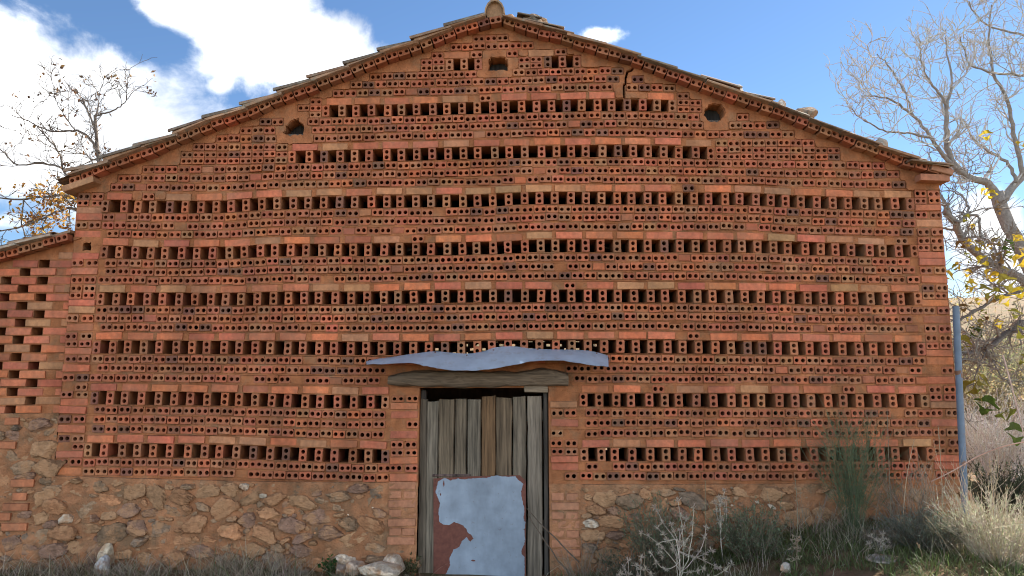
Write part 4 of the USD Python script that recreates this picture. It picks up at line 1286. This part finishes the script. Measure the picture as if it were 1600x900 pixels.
def thistle(label, u, v_base, v_top, y, arms, seed):
    """A dried white thistle: a forked stem whose arms end in star-shaped bracts."""
    global rng
    keep, rng = rng, np.random.default_rng(seed)
    a, b_ = P(u, v_base, y), P(u, v_top, y)
    a[2] = gz1(a[0], y) - .02
    t = thing('dried_thistle', label, 'thistle', a)
    H = b_[2] - a[2]
    main, _ = wander(a, (0.02, 0, 1), H * .62, 8, .12)
    v, f = tube(main, np.linspace(.0042, .003, 8), 5, cap=False)
    st, hd = MB().add(v, f, (.62, .56, .47)), MB()
    tips = []
    for i, (du, dv) in enumerate(arms):
        k = rng.integers(2, 8)
        e = P(u + du, v_top + dv, y + rng.normal(0, .07))
        mid = (main[k] * .5 + e * .5) + [0, 0, -.02] + rng.normal(0, .03, 3)
        cp = PchipInterpolator([0, .5, 1], np.array([main[k], mid, e]))(np.linspace(0, 1, 7)) + rng.normal(0, .003, (7, 3))
        v, f = tube(cp, np.linspace(.0028, .0016, 7), 4, cap=False)
        st.add(v, f, jit((.50, .44, .36), .08)); tips.append((cp[-1], cp[-1] - cp[-3])); tips.append((cp[3], cp[4] - cp[2])); tips.append((cp[5], cp[6] - cp[4]))
    for p_, d in tips:
        n = 26
        dr = d / np.linalg.norm(d) * .6 + rng.normal(0, .8, (n, 3))
        leaf_quads(hd, np.repeat(p_[None], n, 0), dr, rng.uniform(.018, .042, n), rng.uniform(.003, .0065, n), tint_pick([(.70, .63, .52), (.56, .49, .40)], n, .08))
    st.build('stems', M['stem'], t); hd.build('bracts', M['leaf'], t, kind='stuff')
    rng = keep


thistle('large white dried thistle with star-shaped heads, right of the door', 1062, 905, 770, -1.15, [(-38, 22), (-2, 12), (22, 25), (-14, 50), (-60, 62), (-35, 55), (0, 60), (18, 65), (42, 55), (48, 90), (-28, 100), (-42, 95), (36, 120), (80, 112), (10, 40), (-20, 75), (62, 118)], 5)
thistle('smaller pale thistle top at the bottom edge, left of the large white thistle', 990, 930, 872, -1.35, [(-15, 16), (-8, 4), (2, 10), (-20, 24), (12, 0), (18, 18)], 6)
thistle('tuft of white dried bracts on the rubble wall above the large thistle', 1127, 800, 768, -.35, [(-4, 10), (4, 0), (0, 16), (-8, 18), (8, 12)], 8)
thistle('white dried flower head low on the grass, below the broom', 1378, 870, 842, -.9, [(-16, -4), (-8, 2), (0, -6), (10, 4), (4, 10), (-20, 8)], 9)

# canes
for lab, pts, r0, col in (('long reddish bramble cane arching from the corner bricks to the right edge', [(1455, 752), (1490, 735), (1530, 712), (1570, 697), (1606, 690)], .006, (.40, .25, .19)),
                          ('pale pink cane standing among the leaves at the right edge', [(1602, 690), (1590, 640), (1577, 590), (1567, 555)], .006, (.48, .33, .27))):
    cp = PchipInterpolator(np.linspace(0, 1, len(pts)), np.array([P(u, v, -.55 + .06 * i) for i, (u, v) in enumerate(pts)]))(np.linspace(0, 1, 22))
    v, f = tube(cp, np.linspace(r0 * .7, r0, 22), 5)
    mb = MB().add(v, f, col)
    k = rng.integers(1, 21, 60)
    leaf_quads(mb, cp[k], rng.normal(0, 1, (60, 3)), np.full(60, .012), np.full(60, .004), tint_pick([col], 60))
    mb.build('bramble_cane', M['stem'], '/World', label=lab, cat='bramble')
for lab, p0, p1 in (('upper of two dark sticks leaning across the right edge of the door', (822, 795), (905, 880)), ('lower of two dark sticks leaning across the right edge of the door', (824, 806), (893, 905))):
    a, b_ = P(*p0, -.02), P(*p1, -.30)
    cp = np.linspace(a, b_, 8) + rng.normal(0, .006, (8, 3))
    one('stick', *tube(cp, np.linspace(.004, .007, 8), 5), M['bark'], '/World', tint=(.15, .11, .08), label=lab, cat='stick')
# an oak seedling with curled dry leaves
def blade_leaf(p, d, nrm, L, W, lobes, fold=.12):
    """A lobed leaf as a fan from its stalk, folded along its rib."""
    d = d / np.linalg.norm(d); s = np.cross(d, nrm); s /= np.linalg.norm(s); nn = np.cross(s, d)
    t = np.linspace(0, 1, 15)
    half = np.sin(np.pi * t ** .8) * (1 + lobes * np.cos(t * 4.2 * np.pi)) * W / 2
    up = [(L * a, h) for a, h in zip(t, half)]; dn = [(L * a, -h) for a, h in zip(t[1:-1][::-1], half[1:-1][::-1])]
    out = up + dn
    v = np.array([p + d * a + s * h + nn * (fold * abs(h) - .18 * L * (a / L) ** 2) for a, h in out])
    rib = np.array([p + d * L * a - nn * .18 * L * a * a for a in (.33, .66)])
    V = np.vstack([v, rib]); m = len(v); f = []
    for i in range(m):
        j = (i + 1) % m
        am = (out[i][0] + out[j][0]) / 2 / L
        f.append((i, j, m if am < .5 else m + 1))
    f += [(0, m, m + 1)]
    return V, np.array(f)


a = P(1243, 880, -.95); a[2] = gz1(a[0], -.95)
t = thing('oak_seedling', 'small oak sprig with pale curled dead leaves on the grass', 'seedling', a)
tp_ = P(1246, 842, -.95)
one('stem', *tube(np.linspace(a, tp_, 6) + rng.normal(0, .004, (6, 3)), .0035, 5), M['stem'], t, tint=(.2, .15, .1))
for i in range(15):
    q = a + (tp_ - a) * rng.uniform(.35, 1.0)
    d = rng.normal(0, 1, 3) + [0, -.3, .5]
    one('leaf', *blade_leaf(q, d, rng.normal(0, 1, 3) + [0, -1, .3], rng.uniform(.05, .085), rng.uniform(.028, .04), .28), M['leaf'], t, tint=jit((.52, .43, .32), .12))

# rocks on the ground and stones on the roof
def rock(name, label, cat, p, sx, sy_, sz, col, seed, group=None):
    g = np.random.default_rng(seed)
    sph = trimesh.creation.icosphere(3); D = np.array(sph.vertices)
    nr = g.normal(0, 1, (15, 3)); nr /= np.linalg.norm(nr, axis=1, keepdims=True)
    cut = g.uniform(.68, 1, 15); dot = D @ nr.T
    r = np.minimum(np.min(np.where(dot > .05, cut / np.maximum(dot, .05), 9), 1), 1.15) * (1 + .22 * (meshkit.fbm(D * 2.5 + seed, 4, 1) - .5))
    v = D * r[:, None] * [sx, sy_, sz] + p
    return one(name, v, np.array(sph.faces), M['stone'], '/World', tint=col, label=label, cat=cat, group=group)


def ground_rock(label, u, v, y, w, h, col, seed):
    p = P(u, v, y); p[2] = max(gz1(p[0], y) + h * .3, p[2] - .01)
    rock('rock', label, 'rock', p, w, w * .8, h, col, seed)


ground_rock('large pale cream rock on the ground left of the door', 592, 888, -.25, .17, .075, (.62, .52, .40), 31)
ground_rock('cream boulder wedged behind the large pale rock by the door', 615, 882, -.12, .11, .085, (.55, .46, .36), 32)
ground_rock('small pinkish stone left of the large pale rock', 556, 885, -.22, .075, .06, (.42, .33, .26), 33)
ground_rock('small grey-brown stone between the green sprig and the pale rock', 535, 888, -.2, .06, .05, (.32, .26, .21), 34)
ground_rock('upright bluish-white stone at the foot of the far left wall', 160, 884, -.18, .065, .10, (.50, .50, .50), 35)
ground_rock('cream stone above the bluish-white stone at the far left', 166, 868, -.06, .075, .10, (.52, .43, .31), 36)
ground_rock('flat grey slab of stone lying on the right grassy bank', 1385, 880, -1.1, .12, .025, (.34, .31, .27), 37)
ground_rock('small grey stone lying on the right bank near the oak sprig', 1228, 884, -1.0, .045, .04, (.42, .38, .33), 38)


def roof_rock(label, u, v, w, h, col, seed, y=.05):
    p = P(u, v, y); p[2] = deck(p[0]) + .045 + h * .75
    rock('roof_stone', label, 'stone', p, w, w, h, col, seed)


roof_rock('whitish stone at the end of the raised tile on the right roof slope', 1154, 128, .055, .075, (.55, .52, .47), 41)
roof_rock('pointed pale stone left of the big lichen-grey stone on the right roof slope', 1219, 152, .05, .075, (.50, .46, .40), 42)
roof_rock('big lichen-grey stone halfway down the right roof slope', 1253, 163, .12, .085, (.19, .165, .135), 43)
roof_rock('grey stone low on the right roof slope near the bare tree', 1374, 211, .06, .08, (.30, .27, .23), 44)
roof_rock('dark lichened lump of rubble just right of the ridge tile', 834, 22, .15, .07, (.17, .15, .12), 45)
roof_rock('small pale fragment on the ridge beside the ridge tile', 797, 24, .05, .04, (.45, .38, .31), 46)
roof_rock('small dark stone on the left roof slope near the peak', 672, 43, .07, .035, (.25, .2, .16), 47)

# ------------------------------------------------------------------ trees
def branch_out(mb, pts, radii, depth, tips, length, dens, col, curl=.3, lift=.05, ang=.8, ratio=.55, nseg=6, fine=.003):
    """Side shoots along a limb, and theirs in turn."""
    n = len(pts)
    total = np.linalg.norm(np.diff(pts, axis=0), axis=1).sum()
    for _ in range(max(1, int(total * dens * rng.uniform(.7, 1.3)))):
        t = rng.uniform(.12, 1.0) * (n - 1); k = min(int(t), n - 2); fr = t - k
        p = pts[k] * (1 - fr) + pts[k + 1] * fr
        r = (radii[k] * (1 - fr) + radii[k + 1] * fr)
        d = pts[k + 1] - pts[k]; d /= np.linalg.norm(d) + 1e-9
        d = d * math.cos(ang) + rng.normal(0, 1, 3) * math.sin(ang) * .75 + [0, 0, .25]
        L = length * rng.uniform(.45, 1.15)
        q, _ = wander(p, d, L, nseg, curl, lift)
        rr = np.linspace(max(min(r * ratio, .02), fine * 1.5), fine, nseg)
        v, f = tube(q, rr, 4 if rr[0] > .006 else 3, cap=False)
        mb.add(v, f, jit(col, .08))
        if depth > 0:
            branch_out(mb, q, rr, depth - 1, tips, length * .6, dens * 1.5, col, curl, lift, ang, ratio, 5, fine * .85)
        tips.append((q[-1], q[-1] - q[-2]))


def limb(mb, pts, r0, r1, col, sides=8, n=16):
    pts = np.array(pts)
    d = np.concatenate([[0], np.cumsum(np.linalg.norm(np.diff(pts, axis=0), axis=1))]); d /= d[-1]
    q = PchipInterpolator(d, pts)(np.linspace(0, 1, n))
    q[1:-1] += rng.normal(0, .008, (n - 2, 3))
    rr = np.linspace(r0, r1, n)
    v, f = tube(q, rr, sides)
    v = v + (meshkit.fbm(v * 9, 2, 3)[:, None] - .5) * .25 * r0
    mb.add(v, f, col)
    return q, rr


def broad_leaf(p, size, col, parent, down=True):
    d = np.array([rng.normal(0, .7), rng.normal(0, .5), -1.0 if down else rng.normal(0, .6)])
    nrm = np.array([rng.normal(0, .5), -1, rng.normal(0, .5)])
    v, f = blade_leaf(np.asarray(p) - d / np.linalg.norm(d) * size * .5, d, nrm, size, size * rng.uniform(.75, .95), .30, .18)
    one('leaf', v, f, M['leaf'], parent, tint=col)


base = P(1690, 900, 2.6); base[2] = gz1(base[0], 2.6) - .1
tree = thing('fig_tree', 'bare pale-barked fig tree with a few yellow leaves at the right edge', 'tree', base)
FIG = (.22, .20, .18)
tk, tw, tips = MB(), MB(), []
LB = {}
def L(name, pts, y, r0, r1):
    n_ = len(pts)
    ys = y if isinstance(y, (list, tuple)) else (y, y)
    q = [P(u, v, ys[0] + (ys[1] - ys[0]) * i / (n_ - 1)) for i, (u, v) in enumerate(pts)]
    if name == 'trunk':
        q[0][2] = base[2]
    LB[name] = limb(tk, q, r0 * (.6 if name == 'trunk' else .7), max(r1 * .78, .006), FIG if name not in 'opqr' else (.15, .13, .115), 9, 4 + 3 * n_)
    return LB[name]


L('trunk', [(1690, 900), (1682, 700), (1655, 540), (1616, 440), (1588, 375), (1564, 325), (1557, 300)], (2.6, 2.6), .17, .105)
L('a', [(1561, 308), (1542, 285), (1512, 276), (1494, 263), (1482, 240), (1478, 205), (1480, 165)], (2.6, 2.2), .075, .032)
L('b', [(1480, 166), (1463, 141), (1447, 120), (1440, 96), (1436, 60)], (2.2, 2.0), .026, .008)
L('c', [(1480, 166), (1487, 122), (1480, 85), (1478, 46)], (2.2, 2.4), .026, .008)
L('d', [(1493, 262), (1468, 235), (1453, 212), (1428, 182), (1405, 163), (1382, 152), (1346, 150)], (2.3, 1.9), .04, .008)
L('e', [(1452, 214), (1420, 209), (1382, 204), (1348, 188), (1328, 168)], (2.1, 1.7), .022, .007)
L('f', [(1428, 182), (1407, 132), (1388, 102), (1370, 84)], (2.0, 2.0), .02, .007)
L('g', [(1563, 316), (1586, 288), (1601, 268), (1618, 225), (1640, 150)], (2.6, 3.0), .08, .03)
L('h', [(1588, 285), (1573, 252), (1548, 238), (1525, 222), (1500, 185), (1476, 196)], (2.6, 2.9), .035, .010)
L('i', [(1598, 272), (1584, 205), (1572, 152), (1552, 112), (1545, 62), (1550, 8)], (2.7, 2.4), .045, .012)
L('j', [(1622, 210), (1600, 118), (1562, 116), (1522, 106), (1508, 82), (1500, 58)], (2.8, 2.1), .035, .01)
L('k', [(1640, 140), (1604, 56), (1562, 46), (1532, 32), (1514, 2)], (2.8, 2.2), .03, .01)
L('l', [(1632, 470), (1600, 440), (1560, 416), (1531, 401), (1506, 376), (1493, 347), (1477, 331)], (2.6, 1.7), .085, .048)
L('m', [(1496, 348), (1508, 338), (1512, 322), (1500, 303), (1470, 299)], (1.75, 2.0), .032, .008)
L('n', [(1510, 336), (1528, 338), (1534, 366), (1532, 392)], (1.75, 1.6), .025, .01)
L('o', [(1655, 510), (1604, 504), (1571, 524), (1541, 545), (1500, 552)], (2.4, 1.2), .062, .03)
L('p', [(1541, 546), (1532, 566), (1524, 590), (1522, 612)], (1.3, 1.0), .012, .005)
L('q', [(1541, 546), (1560, 580), (1590, 610)], (1.3, 1.1), .012, .005)
L('r', [(1500, 500), (1530, 482), (1570, 462), (1610, 450)], (1.7, 2.2), .02, .03)
for name, (q, rr) in LB.items():
    if name == 'trunk':
        continue
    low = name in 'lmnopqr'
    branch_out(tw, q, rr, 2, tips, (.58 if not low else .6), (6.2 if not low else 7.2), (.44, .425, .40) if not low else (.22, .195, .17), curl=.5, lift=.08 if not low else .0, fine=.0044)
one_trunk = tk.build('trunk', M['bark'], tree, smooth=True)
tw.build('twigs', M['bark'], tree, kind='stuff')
YEL, OLV, GRN, BRN = (.55, .40, .035), (.22, .20, .03), (.07, .12, .02), (.20, .12, .04)
for u, v, s, c, y in ((1541, 211, .11, YEL, 1.6), (1595, 225, .11, YEL, 2.0), (1510, 341, .10, OLV, 1.6), (1513, 380, .10, YEL, 1.6), (1531, 384, .12, YEL, 1.6), (1536, 407, .13, YEL, 1.5), (1556, 378, .11, OLV, 1.6), (1560, 404, .15, BRN, 1.5),
                          (1576, 383, .13, GRN, 1.5), (1545, 428, .12, YEL, 1.5), (1593, 408, .15, YEL, 1.4), (1553, 433, .13, YEL, 1.5), (1573, 441, .20, OLV, 1.3), (1481, 430, .12, YEL, 1.4), (1518, 445, .13, YEL, 1.4), (1540, 454, .16, OLV, 1.3),
                          (1558, 458, .12, OLV, 1.4), (1497, 415, .09, YEL, 1.5), (1592, 456, .14, YEL, 1.3), (1522, 471, .10, (.5, .44, .22), 1.4), (1586, 489, .12, OLV, 1.3), (1505, 536, .16, OLV, 1.1), (1531, 506, .11, OLV, 1.2), (1524, 520, .13, GRN, 1.2),
                          (1535, 594, .14, OLV, .9), (1515, 606, .15, OLV, .8), (1531, 618, .15, (.12, .14, .02), .8), (1541, 633, .18, GRN, .8), (1573, 647, .18, (.13, .15, .03), .7), (1588, 677, .20, GRN, .5), (1599, 561, .12, OLV, 1.0), (1548, 468, .11, BRN, 1.4),
                          (1590, 372, .10, YEL, 1.6), (1570, 470, .12, YEL, 1.3), (1505, 480, .10, BRN, 1.4), (1600, 520, .15, OLV, 1.0), (1520, 355, .07, BRN, 1.6), (1560, 330, .08, BRN, 1.7)):
    broad_leaf(P(u, v, y), s * 1.2, jit(c, .12), tree)
for _ in range(34):
    u, v = rng.uniform(1484, 1600), rng.normal(430, 55)
    broad_leaf(P(u, v, rng.uniform(1.2, 2.2)), rng.uniform(.06, .13), jit([YEL, YEL, OLV, BRN][rng.integers(4)], .15), tree)

# the thin oak behind the annex
base = P(172, 600, 6.5); base[2] = gz1(base[0], 6.5) - .1
tree = thing('oak_tree', 'thin dark-branched oak with scattered orange leaves behind the annex roof', 'tree', base)
tk, tw, tips, LB = MB(), MB(), [], {}
OAK = (.13, .11, .095)
def L2(name, pts, y, r0, r1):
    n_ = len(pts)
    q = [P(u, v, y[0] + (y[1] - y[0]) * i / (n_ - 1)) for i, (u, v) in enumerate(pts)]
    if name == 'trunk':
        q[0][2] = base[2]
    LB[name] = limb(tk, q, r0 * .72, r1 * .72, OAK, 7, 4 + 3 * n_)


L2('trunk', [(172, 600), (170, 420), (160, 320), (155, 255), (152, 220), (148, 180)], (6.5, 6.5), .12, .035)
L2('a', [(151, 206), (136, 172), (127, 152), (108, 138)], (6.5, 6.8), .03, .010)
L2('b', [(148, 181), (168, 176), (188, 166), (204, 148)], (6.5, 6.2), .026, .009)
L2('c', [(149, 183), (155, 160), (152, 145)], (6.5, 6.6), .02, .008)
L2('d', [(154, 240), (141, 218), (119, 204), (90, 206), (62, 199), (40, 187), (18, 180)], (6.5, 6.0), .04, .010)
L2('e', [(168, 400), (140, 320), (111, 286), (98, 262), (92, 240), (78, 220), (58, 198)], (6.5, 6.4), .06, .014)
L2('f', [(97, 263), (72, 256), (52, 256), (30, 258), (4, 236), (-30, 215)], (6.4, 6.1), .028, .010)
L2('g', [(150, 330), (100, 306), (58, 308), (20, 312), (-30, 295)], (6.5, 5.9), .04, .015)
L2('h', [(152, 300), (130, 240), (100, 240)], (6.5, 6.7), .02, .008)
L2('i', [(160, 380), (110, 325), (60, 344), (20, 358), (-30, 362)], (6.5, 5.8), .04, .012)
L2('j', [(38, 310), (34, 340), (40, 372)], (6.1, 6.1), .02, .010)
L2('k', [(118, 204), (100, 180), (92, 165), (85, 150)], (6.3, 6.6), .018, .008)
for name, (q, rr) in LB.items():
    if name == 'trunk':
        q, rr = q[-6:], rr[-6:]
    branch_out(tw, q, rr, 2, tips, .6, 5.4, OAK, curl=.45, lift=.01, ratio=.5, fine=.005)
tk.build('trunk', M['bark'], tree, smooth=True)
tw.build('twigs', M['bark'], tree, kind='stuff')
T = np.array([p for p, d in tips]); Dn = np.array([d for p, d in tips])
low = T[:, 2] < P(50, 300, 6.2)[2]
pick_ = np.where(low, rng.random(len(T)) < 1.0, rng.random(len(T)) < .10)
lf = MB()
for rep in range(3):
    at, dd = T[pick_] + rng.normal(0, .05, (pick_.sum(), 3)), Dn[pick_] + rng.normal(0, .05, (pick_.sum(), 3))
    n = len(at)
    c = np.where(low[pick_][:, None], tint_pick([(.42, .22, .05), (.50, .30, .06), (.28, .14, .06)], n), tint_pick([(.14, .08, .05), (.25, .14, .06), (.10, .07, .05)], n))
    leaf_quads(lf, at, dd, rng.uniform(.06, .12, n), rng.uniform(.035, .06, n), c)
lf.build('leaves', M['leaf'], tree)

# ------------------------------------------------------------------ the scrubby hillside behind
mb = MB()
n = 900
ang_ = rng.uniform(-1.3, 1.3, n); dist_ = np.where(rng.random(n) < .55, rng.uniform(9, 34, n), rng.uniform(34, 125, n))
hx, hy = dist_ * np.sin(ang_), 2 + dist_ * np.cos(ang_)
ok = ~((np.abs(hx) < 6.2) & (hy < 13)) & ~((hx < 0) & (hy < 14)); hx, hy, dist_ = hx[ok], hy[ok], dist_[ok]
hz = ground_z(hx, hy)
pal = [(.30, .24, .13), (.22, .20, .11), (.36, .28, .15), (.16, .17, .09), (.40, .30, .10), (.28, .23, .17)]
for x, y, z, dd in zip(hx, hy, hz, dist_):
    m_ = int(np.clip(5200 / dd, 45, 420)); R = rng.uniform(.6, 1.4) * (.75 + dd / 70)
    u_ = rng.normal(0, 1, (m_, 3)); u_ /= np.linalg.norm(u_, axis=1, keepdims=True)
    q = u_ * (rng.uniform(.45, 1, (m_, 1)) ** .6) * [R, R, R * .75] * (.75 + .5 * meshkit.noise(u_ * 2 + x)[:, None]) + [x, y, z + R * .5]
    sz = .02 + R * (.04 if dd < 25 else .09)
    leaf_quads(mb, q, rng.normal(0, 1, (m_, 3)), rng.uniform(.6, 1.3, m_) * sz * 1.5, rng.uniform(.6, 1.3, m_) * sz, tint_pick([pal[rng.integers(6)]], m_, .2))
mb.build('hillside_scrub', M['leaf'], '/World', label='dry yellowish scrub covering the hillside behind the barn', cat='scrub', kind='stuff')
